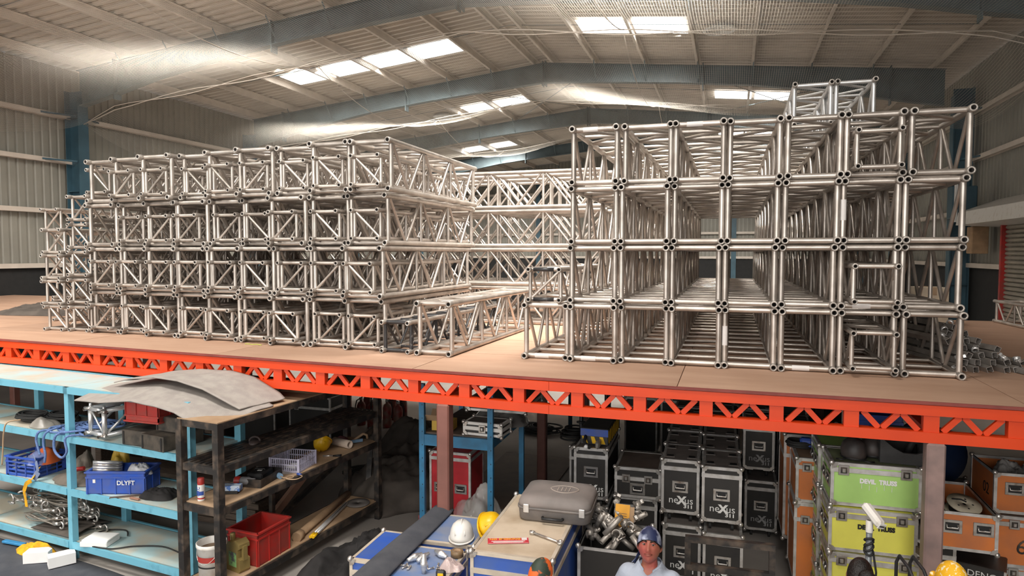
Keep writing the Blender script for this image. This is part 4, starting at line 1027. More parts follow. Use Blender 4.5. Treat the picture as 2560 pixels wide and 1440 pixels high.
for k, (x, y, rz, up) in enumerate(((-2.52, 5.08, 1.2, 0), (-2.45, 5.1, 1.4, 0), (-2.33, 5.2, -.5, 0), (-2.35, 4.9, 0, 1))):
    t = thing('truss_spigot', 'turned aluminium spigot on the blue case, %s' % ['left of the two side by side', 'right of the two side by side', 'lying beside the tape roll', 'standing upright at the front'][k], 'spigot', (x, y, zt_ + (.0 if up else .032)), rz, 'spigots on the blue case')
    b = MB(); 
    if not up: b.M = Matrix.Rotation(math.pi / 2, 4, 'Y') @ Matrix.Translation((0, 0, -.08))
    b.lathe([(0, 0), (.016, 0), (.02, .03), (.024, .035), (.024, .06), (.03, .065), (.03, .09), (.024, .095), (.024, .12), (.018, .125), (.014, .16), (0, .16)], 16).build('body', ALU_NEW, t)
t = thing('tape_roll', 'roll of brown packing tape lying flat on the blue case', 'tape', (-2.21, 5.27, zt_))
MB().lathe([(.032, 0), (.055, 0), (.055, .05), (.032, .05), (.032, 0)], 24).build('tape', mat('brown_tape', (.22, .14, .07), .35), t); MB().lathe([(.032, 0), (.029, 0), (.029, .05), (.032, .05)], 24).build('core', CARD, t)
q = random.Random(9)
for k in range(12):
    c = (-2.56, 4.97) if k < 6 else (-2.29, 5.0)
    x, y, a = c[0] + q.uniform(-.08, .08), c[1] + q.uniform(-.05, .05), q.uniform(0, 3.1)
    t = thing('steel_bolt', 'loose steel bolt in the %s scatter on the blue case' % ('left' if k < 6 else 'right'), 'bolt', (x, y, zt_ + .008), a, 'loose bolts on the blue case, %s scatter' % ('left' if k < 6 else 'right'))
    MB().tube((-.025, 0, 0), (.03, 0, 0), .006, 7).build('shank', CHROME, t); MB().tube((.03, 0, 0), (.036, 0, 0), .01, 6).build('head', CHROME, t)
heap('crumpled_film', 'crumpled pinkish clear plastic beside the tape measure', 'bag', (-2.16, 5.05, zt_), .1, .09, .07, mat('pink_film', (.7, .55, .52), .3, 0, alpha=.8), 61, .6, freq=6)
t = thing('tape_measure', 'black and yellow tape measure on the blue case', 'tool', (-2.18, 4.86, zt_), .2)
MB().cbox((0, 0, .035), (.08, .045, .07), .015).build('body', DARK, t); MB().cbox((0, -.001, .035), (.05, .049, .035), .004).build('yellow_panel', YELLOW, t); MB().box((.05, 0, .01), (.03, .02, .006)).build('tongue', YELLOW, t)
# suitcase on the plywood-topped case
t = thing('suitcase', 'dusty grey moulded plastic suitcase on the plywood-topped case', 'suitcase', (-1.47, 5.93, 1.155), .05)
def ring(w, d, r, n=6):
    p = []
    for cx, cy, a0 in ((1, -1, -90), (1, 1, 0), (-1, 1, 90), (-1, -1, 180)):
        for i in range(n + 1):
            a = math.radians(a0 + 90 * i / n); p.append((cx * (w / 2 - r) + r * math.cos(a), cy * (d / 2 - r) + r * math.sin(a)))
    return p
def loft(prof, m, nm, par):
    vs = []; fs = []; k = None
    for w, d, r, z in prof:
        p = ring(w, d, r); k = len(p); vs += [(x, y, z) for x, y in p]
    for a in range(len(prof) - 1):
        for i in range(k): fs.append((a * k + i, a * k + (i + 1) % k, (a + 1) * k + (i + 1) % k, (a + 1) * k + i))
    sm = [True] * len(fs); fs += [tuple(range(k))[::-1], tuple(range((len(prof) - 1) * k, len(prof) * k))]; sm += [False, False]
    return MB().add(vs, fs, sm).build(nm, m, par)
loft([(.6, .5, .06, 0), (.64, .54, .08, .015), (.66, .56, .09, .11), (.66, .56, .09, .115)], GREY_P, 'base', t)
loft([(.66, .56, .09, .122), (.655, .555, .09, .16), (.62, .52, .1, .2), (.45, .4, .1, .222), (.1, .1, .04, .228)], GREY_T, 'lid', t)
loft([(.672, .572, .09, .108), (.672, .572, .09, .128)], GREY_P, 'seam_lip', t)
for x in (-.24, .26): MB().cbox((x, -.285, .12), (.05, .014, .075), .004).build('latch', ALU_EDGE, t)
MB().path([(-.09, -.28, .05), (-.09, -.31, .05), (.09, -.31, .05), (.09, -.28, .05)], .014, 6).build('handle', DARK, t)
for x in (-.28, .28): MB().lathe([(0, -.03), (.035, -.03), (.035, .03), (0, .03)], 14).build('wheel', GREY_P, t, (x, .28, .08), (0, math.pi / 2, 0))
b = MB(); pts = [(.13 * (1 if abs(math.cos(a)) < .7 else 1) * math.cos(a) * (1 - .25 * max(0, -math.sin(a))), .1 * math.sin(a), .2285) for a in [2 * math.pi * i / 24 for i in range(24)]]
b.path([(x + .06, y * .9 - .02, .2275) for x, y, z in pts], .004, 4, True).build('oval_emblem', mat('cream_print', (.5, .42, .36), .7), t)
for k in range(4): MB().box((.0 + .035 * k, -.02, .229), (.006, .1, .002)).build('emblem_line', MATS['cream_print'], t)
# sign and spanner on the pale top
t = thing('no_smoking_sign', 'red NO SMOKING sticker sheet lying on the pale top', 'sign', (-1.72, 5.2, 1.157), .35)
MB().box((0, 0, 0), (.34, .11, .002)).build('sheet', mat('sign_red', (.62, .04, .06), .5), t)
text('lettering', 'NO SMOKING', .041, mat('sign_yellow', (.85, .6, .05), .5), t, (-.025, .027, .0015), (0, 0, 0), bold=.0006)
for k in range(2): MB().box((0, -.012 - .02 * k, .0015), (.28 - .03 * k, .011, .001)).build('text_line', TAPE, t)
MB().box((.135, .027, .0015), (.045, .04, .001)).build('pictogram', TAPE, t)
for s in (-1, 1): MB().box((0, s * .052, .0015), (.33, .003, .001)).build('border_line', TAPE, t)
t = thing('ring_spanner', 'steel double ring spanner lying before the suitcase', 'spanner', (-1.43, 5.33, 1.165), -.42)
MB().tube((-.13, 0, .005), (.13, 0, .005), .01, 8).build('shank', CHROME, t)
for s in (-1, 1): MB().lathe([(.012, -.01), (.026, -.01), (.026, .01), (.012, .01), (.012, -.01)], 14).build('ring', CHROME, t, (s * .15, 0, .006), (.2 * s, 0, 0))
# open bin of pipe couplers
flight_case('open black bin heaped with grey pipe couplers', (-1.24, 5.72, .12), (.6, .62, .84), BLACKLAM, None, 1, (), (), .03, casters=True, open_top=True)
q = random.Random(21)
for k in range(46):
    x, y = -1.17 + q.uniform(0, .46), 5.8 + q.uniform(0, .46); z = .9 + .22 * (1 - ((x + .94) / .3) ** 2 * .5) * q.random() + (.12 * (y - 5.8) / .46)
    a, e_ = q.uniform(0, 6.28), q.uniform(-1.1, 1.1)
    t = thing('pipe_coupler', 'grey metal pipe coupler in the heaped open bin', 'coupler', (x, y, z), a, 'pipe couplers in the black bin'); t.rotation_euler = (e_, q.uniform(-1.2, 1.2), a)
    if k % 3:
        l = q.uniform(.07, .13); r = .024
        MB().lathe([(r * .78, -l), (r, -l), (r, l), (r * .78, l), (r * .78, -l)], 14).build('sleeve', GALV, t)
        if k % 2: MB().lathe([(r, -.02), (r * 1.2, -.015), (r * 1.2, .015), (r, .02)], 14).build('collar', GALV, t)
    else:
        MB().lathe([(.032, -.025), (.04, -.025), (.04, .025), (.032, .025), (.032, -.025)], 14, arc=.7).build('clamp_jaw', GALV, t)
        MB().cbox((.05, -.01, 0), (.03, .02, .04), .003).build('clamp_lug', GALV, t); MB().tube((.05, -.03, 0), (.05, .06, 0), .006, 6).build('clamp_bolt', CHROME, t)
t = thing('cardboard_flap', 'orange-yellow printed carton standing in the coupler bin', 'box', (-.9, 6.0, 1.08), .3); t.rotation_euler = (-.35, .1, .25)
MB().box((0, 0, .08), (.13, .01, .2)).build('face', mat('orange_card', (.7, .33, .03), .6), t); MB().box((.085, .01, .07), (.045, .02, .19)).build('side', CARD, t)
for k in range(3): MB().box((0, -.006, .06 + .02 * k), (.08, .002, .004)).build('print_line', TIMBER, t)
# upright steel frame
t = thing('barrier_stand', 'worn black rectangular steel frame standing before the neXus cases', 'frame', (-.28, 5.32, 0), .05)
for z in (1.32, 1.1): MB().box((.31, 0, z), (.66, .05, .045)).build('crossbar', BLACKST, t)
for x in (0, .62): MB().box((x, 0, .66), (.045, .045, 1.3)).build('leg', BLACKST, t)

# ------------------------------------------------------------------ right side: green, yellow, orange cases
def devil(col, drip=False):
    def f(t):
        text('lettering', 'DEVIL  TRUSS', .055, col, t, (.38, -.003, .235), (math.pi / 2, 0, 0), bold=.0035, sx=.9)
        if drip:
            for k in range(5): MB().box((.25 + .06 * k, -.003, .19 - .01 * (k % 3)), (.003, .002, .045)).build('paint_drip', col, t)
    return f
def stack_case(label, x, y, z, lam, top=None, txt=None, w=.72, h=.385, rz=.02, d=.5, g='green and yellow cases'):
    return flight_case(label, (x, y, z), (w, d, h), lam, top or lam, .84, (.1, w - .12), (), rz, g, casters=False, extra=txt, sidehandles=((.13, .2), (.36, .2)))
gt = mat('dusty_green_top', (.22, .27, .14), .7, 0, col2=(.17, .19, .11), scale=5)
stack_case('lime green case on top of the stack, white DEVIL TRUSS lettering', .9, 6.57, 1.28, GREENLAM, gt, devil(WHITE, True))
stack_case('lemon yellow case below the green one, black DEVIL TRUSS lettering', .885, 6.52, .88, YELLAM, None, devil(DARK), w=.7)
stack_case('lemon yellow case third from top of the stack', .89, 6.5, .48, YELLAM)
stack_case('lemon yellow case at the bottom of the stack', .9, 6.52, .005, YELLAM, h=.46)
for k, z in enumerate((.08, .48, .88, 1.28)):
    stack_case('lime case in the rear stack behind the green one, %s from floor' % ORD[k], .86, 7.12, z if k else .005, GREENLAM, GREENLAM if k == 3 else None, w=.74, h=.385 if k else .46)
def nb(s): 
    return lambda t: text('lettering', s, .16, DARK, t, (-.003, .2, .18), (math.pi / 2, 0, -math.pi / 2))
oc = flight_case('orange case left of the green stack, upper', (.69, 7.45, .965), (.3, .6, .46), ORLAM, mat('dusty_orange_top', (.34, .22, .15), .7), .8, (.1,), (), .02, 'orange cases', casters=False)
flight_case('orange case left of the green stack, lower', (.68, 7.42, .12), (.32, .6, .84), ORLAM, MATS['dusty_orange_top'], .8, (.1,), (), .02, 'orange cases')
flight_case('orange case farther back behind the tangled blue cable', (.62, 8.1, .3), (.4, .6, 1.2), ORLAM, MATS['dusty_orange_top'], .8, (.12,), (), .02, 'orange cases')
b = MB()
for k in range(4): coil(b, (.75, 7.75, 1.465 + .014 * k), .12, 2, .012, k + 70, .8, jit=.6)
t = tag(b.build('blue_cable', RUBBER), 'tangled dark cable with blue plug on the orange case', 'cable'); MB().cbox((.8, 7.7, 1.53), (.12, .1, .1), .02).build('blue_plug', BLUEP, t)
# things on the green case
for k, (x, y) in enumerate(((1.1, 6.72), (1.28, 6.86))):
    t = thing('riding_helmet', 'matt black helmet on the green case, %s of the two' % ('front' if k == 0 else 'rear'), 'helmet', (x, y, 1.675), .2 - .4 * k, 'black helmets on the green case')
    def hf(a, b_, c): return 1 - .12 * max(0, -c) + (.04 if abs(a) < .12 and c > 0 else 0)
    MB().lathe([(.1, .015), (.108, .02), (.112, .06), (.11, .1), (.095, .145), (.06, .178), (0, .19)], 24, .95, 1.1).build('shell', mat('matt_black_helmet', (.028, .025, .025), .5, 0, col2=(.07, .055, .05), scale=8), t)
    MB().lathe([(.11, .012), (.116, .016), (.114, .03)], 24, .95, 1.12).build('rim', DARK, t)
    MB().path([(-.08, -.06, .02), (-.13, -.09, .012), (-.17, -.06, .01)], .007, 5).build('chin_strap', DARK, t); MB().path([(.03, -.1, .015), (.08, -.15, .01), (.13, -.13, .008)], .007, 5).build('chin_strap', DARK, t)
t = thing('foam_bin', 'dark grey foam bin with scooped front on the green case', 'bin', (1.5, 6.84, 1.675), -.05)
GF = mat('charcoal_foam', (.05, .05, .05), .9, 0, bump=.4, bscale=120)
b = MB().box((0, 0, .01), (.36, .34, .02)).box((0, .17, .13), (.36, .03, .26)).box((-.17, 0, .13), (.03, .34, .26)).box((.17, 0, .1), (.03, .34, .2)); b.build('shell', GF, t)
b = MB(); b.M = Matrix.Translation((0, -.155, 0)) @ Matrix.Rotation(math.pi / 2, 4, 'X'); b.prism([(-.185, 0), (.185, 0), (.185, .13), (.1, .1), (0, .1), (-.08, .14), (-.15, .2), (-.185, .25)], 0, .03); b.build('front', GF, t)
MB().path([(.06, 0, .06), (.1, 0, .16), (.15, .02, .17), (.17, .03, .1)], .03, 7).build('hose', RUBBER, t)
t = crate('blue plastic crate on the rear green case under the deck', (1.45, 7.75, 1.68), (.46, .34, .22), BLUEP, .02, 'blue crates', lettering=lambda t: text('lettering', 'DLYFT', .05, TAPE, t, (0, -.178, .07), (math.pi / 2, 0, 0)))
stack_case('lime case under the blue crate at the very back', 1.15, 7.66, 1.28, GREENLAM, None, None, w=.62, d=.4)
flight_case('lime case supporting the rearmost crate stack', (1.15, 7.66, .005), (.62, .4, 1.265), GREENLAM, None, .8, (), (), .02, 'green and yellow cases', casters=False)
tag(MB().cbox((1.62, 7.15, 1.73), (.16, .1, .1), .02).build('white_jug', WHITEP), 'white plastic container with red cap behind the foam bin', 'jug')
# open orange case with reels
flight_case('open orange case holding a cable reel right of the post', (1.88, 7.05, .805), (.47, .95, .36), ORLAM, None, 1, (), ((.11, .22), (.36, .22)), -.02, 'orange cases', casters=False, open_top=True)
t = thing('cable_reel', 'pale wooden-flanged cable reel lying in the open orange case', 'reel', (2.15, 7.35, 1.06), 0); t.rotation_euler = (.35, .1, 0)
for z in (0, .1): MB().lathe([(.02, z), (.145, z), (.145, z + .012), (.02, z + .012), (.02, z)], 26).build('flange', mat('pale_reel', (.62, .55, .42), .6), t)
MB().lathe([(.11, .012), (.115, .05), (.11, .1)], 20).build('cable', RUBBER, t); MB().path([(-.1, .03, .118), (-.02, .04, .12), (.02, .02, .118)], .007, 5).build('cable_tail', RUBBER, t)
for a in range(5): MB().tube((.07 * math.cos(a * 1.257), .07 * math.sin(a * 1.257), .11), (.07 * math.cos(a * 1.257), .07 * math.sin(a * 1.257), .1125), .01, 8).build('flange_hole', DARK, t)
heap('black_film_bundle', 'glossy black film-wrapped bundle in the open orange case', 'bundle', (2.0, 7.65, .9), .16, .28, .26, mat('glossy_black_film', (.012, .012, .013), .12), 81, .4)
t = thing('speaker_cabinet', 'black cabinet lettered KADENCE under the open orange case', 'cabinet', (2.25, 7.3, .0), -.35)
MB().cbox((0, .2, .4), (.5, .4, .36), .01).build('body', BLACKLAM, t)
for s in (-1, 1): MB().box((s * .245, 0, .4), (.02, .02, .36)).build('edge_trim', ALU_EDGE, t)
MB().box((0, .2, .11), (.46, .36, .22)).build('dolly', BLACKST, t)
text('lettering', 'KADENCE', .085, WHITE, t, (.03, -.002, .5), (math.pi / 2, 0, 0)); MB().lathe([(0, 0), (.02, 0)], 12).build('emblem', mat('violet_print', (.2, .08, .25), .5), t, (.0, -.003, .36), (math.pi / 2, 0, 0))
flight_case('black box carrying the open orange case', (1.72, 7.2, .12), (.35, .6, .68), BLACKLAM, GREYTOP, .8, (), (), 0., casters=False)
flight_case('open orange case at far right heaped with film-wrapped parts', (2.5, 7.62, 1.005), (.62, .62, .4), ORLAM, None, 1, (), ((.17, .25),), .02, 'orange cases', casters=False, open_top=True, extra=nb('02'))
for k, (x, y) in enumerate(((2.7, 7.85), (2.95, 7.95))):
    heap('film_bundle', 'film-wrapped dark bundle in the far right case, %s one' % ('left' if k == 0 else 'right'), 'bundle', (x, y, 1.3), .15, .16, .16, mat('shiny_dark_film', (.05, .047, .045), .1, 0, col2=(.25, .24, .23), scale=9, lo=.5, hi=.75), 83 + k, .5, freq=6)
flight_case('orange case at far right below the open one, lettered side', (2.52, 7.6, .485), (.62, .62, .5), ORLAM, MATS['dusty_orange_top'], .85, (.15, .45), (), .02, 'orange cases', casters=False, extra=lambda t: text('lettering', '6-8', .2, BLACKST, t, (.3, -.003, .2), (math.pi / 2, 0, 0)))
flight_case('orange case at far right on the floor', (2.53, 7.62, .1), (.62, .62, .38), ORLAM, None, .85, (.15,), (), .02, 'orange cases')
t = thing('cable_drum', 'dark blue cable drum standing behind the open orange case', 'drum', (2.15, 8.5, 1.0), .3)
for y in (-.16, .16): MB().lathe([(0, -.015), (.32, -.015), (.32, .015), (0, .015)], 30).build('flange', mat('navy_drum', (.01, .025, .075), .5), t, (0, y, .32), (math.pi / 2, 0, 0))
MB().lathe([(.2, -.15), (.2, .15)], 24).build('barrel', CARD, t, (0, 0, .32), (math.pi / 2, 0, 0))
flight_case('dark case under the blue cable drum', (1.8, 8.2, .12), (.8, .6, .86), BLACKLAM, GREYTOP, .8, (), (), 0.)
# scale terminal on a pole
t = thing('scale_terminal', 'white display terminal on a grey pole before the yellow cases', 'terminal', (1.03, 5.55, 0), 0)
MB().tube((0, 0, .06), (0, 0, 1.48), .022, 12).build('pole', mat('grey_pole', (.2, .22, .24), .4, .3), t)
MB().cbox((0, 0, .03), (.45, .45, .05), .01).build('platform', BLACKST, t)
MB().lathe([(.026, 1.45), (.026, 1.53), (.02, 1.54)], 14).build('neck', WHITEP, t)
o = MB().cbox((0, 0, 0), (.075, .21, .065), .02).build('head', WHITEP, t, (.02, -.01, 1.585), (.5, .25, .62))
MB().cbox((0, -.11, 0), (.045, .006, .012), .002).build('slot', DARK, o)
MB().cbox((0, -.106, 0), (.065, .008, .05), .004).build('bezel', WHITE, o)
for k in range(4): MB().path([(.03 * math.cos(a), .03 * math.sin(a), 1.3 + .03 * k + .02 * math.sin(a + k)) for a in [2 * math.pi * i / 14 for i in range(14)]], .009, 5, True).build('wrapped_lead', RUBBER, t)
MB().path([(.03, 0, 1.3), (.05, -.02, 1.15), (.045, 0, 1.0), (.03, 0, .9)], .008, 5).build('lead', RUBBER, t)
t = thing('folding_trolley', 'black tubular trolley frame beside the grey pole', 'trolley', (1.2, 5.3, 0), .1)
for x in (0, .09): MB().path([(x, .12, 0), (x, .12, 1.3), (x + .01, .09, 1.36), (x + .03, -.05, 1.33), (x + .05, -.2, 1.2), (x + .06, -.25, 1.0), (x + .06, -.25, 0)], .012, 7).build('side_tube', BLACKTUBE, t)
for z in (.3, .7, 1.1): MB().tube((0, .12, z), (.09, .12, z), .01, 7).build('crossbar', BLACKTUBE, t)
tag(MB().bar((1.75, 6.1, .95), (1.45, 7.0, 1.0), .06, .06).build('timber_bar', TIMBER), 'brown timber bar lying aslant below the open orange case', 'bar')
# ------------------------------------------------------------------ centre, under the deck
t = thing('blue_rack', 'mid-blue steel rack behind the brown post', 'rack', (-3.46, 7.2, 0), .02)
for x in (0, .86):
    for y in (0, 1.3):
        MB().box((x, y, 1.0), (.065, .05, 2.0)).build('post', BLUE_R, t)
        for k in range(12):
            if y == 0: MB().box((x + .01, -.026, .15 + .16 * k), (.008, .003, .014)).build('slot', DARK, t)
MB().box((.43, .65, 1.405), (.84, 1.25, .02)).build('shelf_board', TIMBER, t)
for y in (0, 1.3): MB().box((.43, y, 1.33), (.8, .04, .13)).build('shelf_beam', BLUE_R, t)
for x in (0, .86): MB().box((x, .65, 1.33), (.04, 1.25, .1)).build('shelf_beam', BLUE_R, t)
flight_case('grey-edged black case on the blue rack, lid raised on film', (-3.05, 7.6, 1.62), (.75, .8, .14), BLACKLAM, GREYTOP, .5, (), (), .02, casters=False)
heap('film_wrapped_base', 'film-wrapped base of the case on the blue rack', 'bundle', (-2.75, 7.9, 1.42), .36, .38, .2, mat('shiny_dark_film', (.05, .047, .045)), 91, .2)
flight_case('small white-edged case on the shelf of the blue rack', (-2.95, 7.25, 1.42), (.48, .3, .15), BLACKLAM, TARP, .55, (.24,), (), -.05, casters=False, edge=WHITEP)
t = thing('yellow_carton', 'yellow carton with open brown flaps on the blue rack', 'box', (-3.26, 7.4, 1.42), .1)
MB().cbox((0, 0, .06), (.26, .2, .12), .004).build('carton', mat('yellow_card', (.55, .36, .06), .7), t)
for s in (-1, 1): MB().bar((-.1, s * .1, .12), (-.1, s * .17, .2), .22, .004, (0, 1, 1)).build('flap', CARD, t)
flight_case('red case with aluminium edging behind the blue rack', (-3.62, 7.75, .16), (.55, .5, .86), REDLAM, None, .9, (), ((.14, .4), (.42, .4)), .02, 'red case')
heap('clear_film_bag', 'large crumpled clear plastic bag below the blue rack', 'bag', (-2.98, 7.75, .01), .4, .34, .6, CLEAR, 95, .45, 56, 24, freq=3.5)
heap('wrapped_roll', 'grey wrapped roll inside the clear plastic bag', 'bundle', (-3.0, 7.8, .02), .25, .22, .42, GREYCLOTH, 96, .2)
t = thing('red_placard', 'dark red warning placard leaning below the red case', 'sign', (-3.42, 7.35, .0), -.3); t.rotation_euler = (-.5, 0, .5)
MB().box((0, 0, .17), (.3, .008, .34)).build('board', mat('dark_red_board', (.22, .015, .02), .5), t); text('lettering', 'NO', .1, TAPE, t, (0, -.006, .2), (math.pi / 2, 0, 0))
heap('dark_tarp', 'heap of dark brown tarpaulin on the floor behind the rack', 'tarp', (-4.7, 8.9, 0), .75, 1.1, .5, TARP, 101, .9, 60, 26, freq=4)
heap('black_cloth_heap', 'heap of black cloth on the floor beside the blue cases', 'cloth', (-3.85, 6.35, 0), .5, .85, .3, DCLOTH, 103, 1.1, 60, 26, freq=5)
heap('tarp_fold', 'second fold of dark tarpaulin near the fire extinguishers', 'tarp', (-5.2, 10.9, 0), .8, .7, .5, TARP, 105, .9, 50, 20, freq=4)
tag(MB().cbox((-3.1, 9.9, .012), (1.25, 2.5, .02), .004).build('plywood_sheet', mat('dark_brown_ply', (.12, .08, .06), .6), None, None, None), 'dark brown plywood sheet lying on the floor', 'sheet')
for k in range(9):
    x, y = (-7.5 + .3 * (k % 5) + .1 * (k // 5), 12.0 + .6 * (k // 5) + .1 * (k % 2))
    t = thing('fire_extinguisher', 'dusty red fire extinguisher on the floor, %s in the %s row' % (ORD[k % 5], 'front' if k < 5 else 'rear'), 'extinguisher', (x, y, 0), k, 'fire extinguishers')
    MB().lathe([(0, 0), (.085, 0), (.09, .02), (.09, .4), (.07, .46), (.03, .49), (.03, .52)], 16).build('cylinder', EXTRED, t)
    MB().lathe([(.03, .52), (.035, .53), (.035, .57), (0, .57)], 10).build('valve', CHROME, t); MB().bar((0, 0, .57), (.14, 0, .62), .025, .012).build('lever', RUBBER, t)
    MB().path([(-.03, 0, .55), (-.1, 0, .52), (-.13, 0, .4), (-.11, 0, .2)], .012, 6).build('hose', RUBBER, t)
b = MB()
for k in range(7): coil(b, (-3.6 + .1 * (k % 3), 12.6 + .1 * (k % 2), .01 + .02 * k), .3, 2, .014, k + 110, .7, jit=.5)
tag(b.build('cable_heap', RUBBER), 'heap of black cables on the floor far back', 'cable')
for k, (x, y) in enumerate(((-2.0, 9.4), (-1.85, 10.6), (-2.9, 12.6), (-2.2, 12.9))):
    t = thing('lighting_stand', 'slim dark stand pole rising under the deck, %s from front' % ORD[k], 'stand', (x, y, 0), 0, 'dark stand poles')
    MB().tube((0, 0, 0), (0, 0, 1.95), .03 if k < 2 else .04, 10).build('pole', BLACKTUBE if k < 2 else mat('dark_blue_post', (.02, .05, .08), .5), t); MB().lathe([(0, 0), (.16, 0), (.16, .015), (.03, .03)], 18).build('foot', BLACKTUBE, t)
    MB().lathe([(.03, 1.1), (.07, 1.11), (.07, 1.13), (.03, 1.14)], 14).build('collar', BLACKTUBE, t)
flight_case('long low black case on the floor behind the leftmost neXus case', (-2.05, 8.9, .1), (.38, 1.8, .8), BLACKLAM, GREYTOP, .8, (), (), 0.)
for k in range(4):
    flight_case('black case in the dark rear row, %s from left' % ORD[k], (-1.7 + .62 * k - (0 if k < 2 else -.1), 11.6, .1), (.55, .6, 1.15 if k % 2 else .95), BLACKLAM, GREYTOP, .8, (.15,), (), 0., 'cases in the rear row')
    flight_case('dark case under the left part of the deck, %s from left' % ORD[k], (-10.4 + 1.1 * k, 9.6, .1), (.8, .6, .9 + .15 * (k % 2)), BLACKLAM, GREYTOP, .8, (.15,), (), 0., 'cases in the rear row')
b = MB()
for k in range(6): coil(b, (-2.1, 9.2 + .12 * (k % 3), .92 + .015 * k), .15, 2, .012, k + 120, 1., jit=.4)
tag(b.build('cable_coil', RUBBER), 'grey cable coils on the long low black case', 'cable')

# ------------------------------------------------------------------ on the deck, right: slotted channels and clamps
q = random.Random(31)
def channel(L):
    """C-shaped strut 45 mm, open side down, along +y"""
    w = .022; t = .003; l = .012
    poly = [(-w, -w), (-w, w), (w, w), (w, -w), (w - l, -w), (w - l, -w + t), (w - t, -w + t), (w - t, w - t), (-w + t, w - t), (-w + t, -w + t), (-w + l, -w + t), (-w + l, -w)]
    vs = [(x * 1.25, 0, z * 1.25) for x, z in poly] + [(x * 1.25, L, z * 1.25) for x, z in poly]; n = len(poly)
    b = MB(); b.add(vs, [(i, (i + 1) % n, n + (i + 1) % n, n + i) for i in range(n)]); 
    for o, e in ((0, -.003), (n, .003)):
        for f in ((0, 1, 8, 9), (1, 2, 7, 8), (2, 3, 6, 7), (0, 9, 10, 11), (3, 4, 5, 6)):
            b.add([(vs[o + i][0] * 1.04, vs[o + i][1] + e, vs[o + i][2] * 1.04) for i in f], [tuple(range(len(f)))])
    me = b.mesh('channel', GALV); me.materials.append(ALU_NEW)
    for p in list(me.polygons)[n:]: p.material_index = 1
    return me
CHN = [channel(2.2), channel(1.9)]
SPOT = [(2.2, 7.62, 0), (2.32, 7.66, 0), (2.45, 7.7, 0), (2.6, 7.72, 0), (2.7, 7.78, 0), (2.24, 7.72, .06), (2.36, 7.75, .06), (2.5, 7.78, .06), (2.64, 7.84, .06), (2.3, 7.8, .12), (2.42, 7.85, .12), (2.55, 7.9, .12), (2.28, 7.9, .18), (2.4, 7.95, .18), (2.6, 7.98, .17), (2.33, 8.0, .24), (2.45, 8.05, .24), (2.16, 7.95, .24), (2.2, 8.1, .3), (2.36, 8.15, .3), (2.28, 8.2, .36), (2.75, 7.66, .0), (2.78, 7.85, .05)]
for k, (x, y, z) in enumerate(SPOT):
    o = link('strut_channel', CHN[k % 2], None, (x, y, DZ + .03 + z), (0, q.uniform(-.5, .5), .28 + q.uniform(-.06, .06)))
    tag(o, 'galvanised slotted channel in the pile right of the stacks', 'channel', 'slotted channels beside the right stack')
for k, (x, y, z) in enumerate(((2.2, 7.78, .13), (2.12, 8.05, .32), (2.26, 8.3, .43), (2.18, 8.2, .37), (2.62, 7.88, .13), (2.74, 7.9, .12), (2.12, 7.62, .035), (2.38, 7.9, .2))):
    t = thing('pipe_clamp', 'bright half-coupler clamp on the channel pile, %s' % ['low at the left', 'on the upper left', 'highest of all', 'just below the highest', 'front right', 'rear right', 'lowest beside the truss', 'front middle'][k], 'clamp', (x, y, DZ + z), k, 'clamps on the channel pile'); t.rotation_euler = (q.uniform(-1, 1), q.uniform(-1, 1), k)
    MB().lathe([(.025, -.018), (.034, -.018), (.034, .018), (.025, .018), (.025, -.018)], 16, arc=.75).build('jaw', ALU_NEW, t)
    MB().cbox((.05, -.012, 0), (.03, .02, .035), .003).build('lug', ALU_NEW, t); MB().tube((.05, -.03, 0), (.05, .05, 0), .006, 6).build('eye_bolt', CHROME, t)
put_truss('small_truss', SM1, (4.62, 10.6, DZ), .05, 'small dull truss standing at far right before the shutter', 'small trusses')
for x, y, w, h, m, l in ((2.55, 12.3, .4, .4, CARD, 'brown cardboard carton behind the right stack, left one'), (3.12, 12.6, .42, .62, mat('cream_carton', (.6, .5, .38), .8), 'cream carton behind the right stack, beside the column')):
    t = thing('cardboard_carton', l, 'box', (x, y, DZ), .1, 'cartons behind the right stack'); MB().cbox((0, 0, h / 2), (w, .45, h), .006).build('carton', m, t); MB().box((0, -.226, h * .9), (.06, .003, h * .2)).build('tape', TANPLY, t)
    MB().box((0, 0, h + .002), (.06, .45, .003)).build('tape', TANPLY, t)
heap('black_sack', 'black sack on the deck behind the right stack', 'bag', (2.85, 11.9, DZ), .26, .22, .28, DCLOTH, 131)
heap('deck_tarp', 'crumpled dark tarpaulin at far left of the deck', 'tarp', (-12.7, 9.7, DZ), 1.2, .55, .14, TARP, 133, 1.2, 60, 24, freq=5)
heap('deck_sack', 'dark sack at far left of the deck beside the trusses', 'bag', (-12.7, 10.4, DZ), .45, .35, .6, TARP, 134, .4)
tag(MB().cbox((0, 0, 0), (2.2, .05, .5), .004).build('leaning_board', mat('brown_board', (.25, .12, .07), .7), None, (.6, 14.3, 2.75), (0, -.25, 0)), 'brown board leaning beyond the far end of the tunnels', 'board')
o = MB().box((.4, 14.6, 1.25), (3.4, .8, 2.5)); tag(o.build('storage_cabinet', BLACKST), 'dark cabinet beyond the rear edge of the deck', 'cabinet')
tag(MB().path([(2.2, 8.0, DZ + .002), (2.3, 8.02, DZ + .002), (2.34, 7.96, DZ + .002)], .005, 5).build('wire_offcut', WIRE), 'short wire offcut on the deck near the channel pile', 'wire')
tag(MB().path([(-5.95 + .03 * i, 7.15 + .02 * math.sin(i * 1.3), DZ + .004) for i in range(10)], .006, 5).build('green_string', mat('green_string', (.45, .5, .1), .7)), 'yellow-green string on the deck before the left stack', 'string')
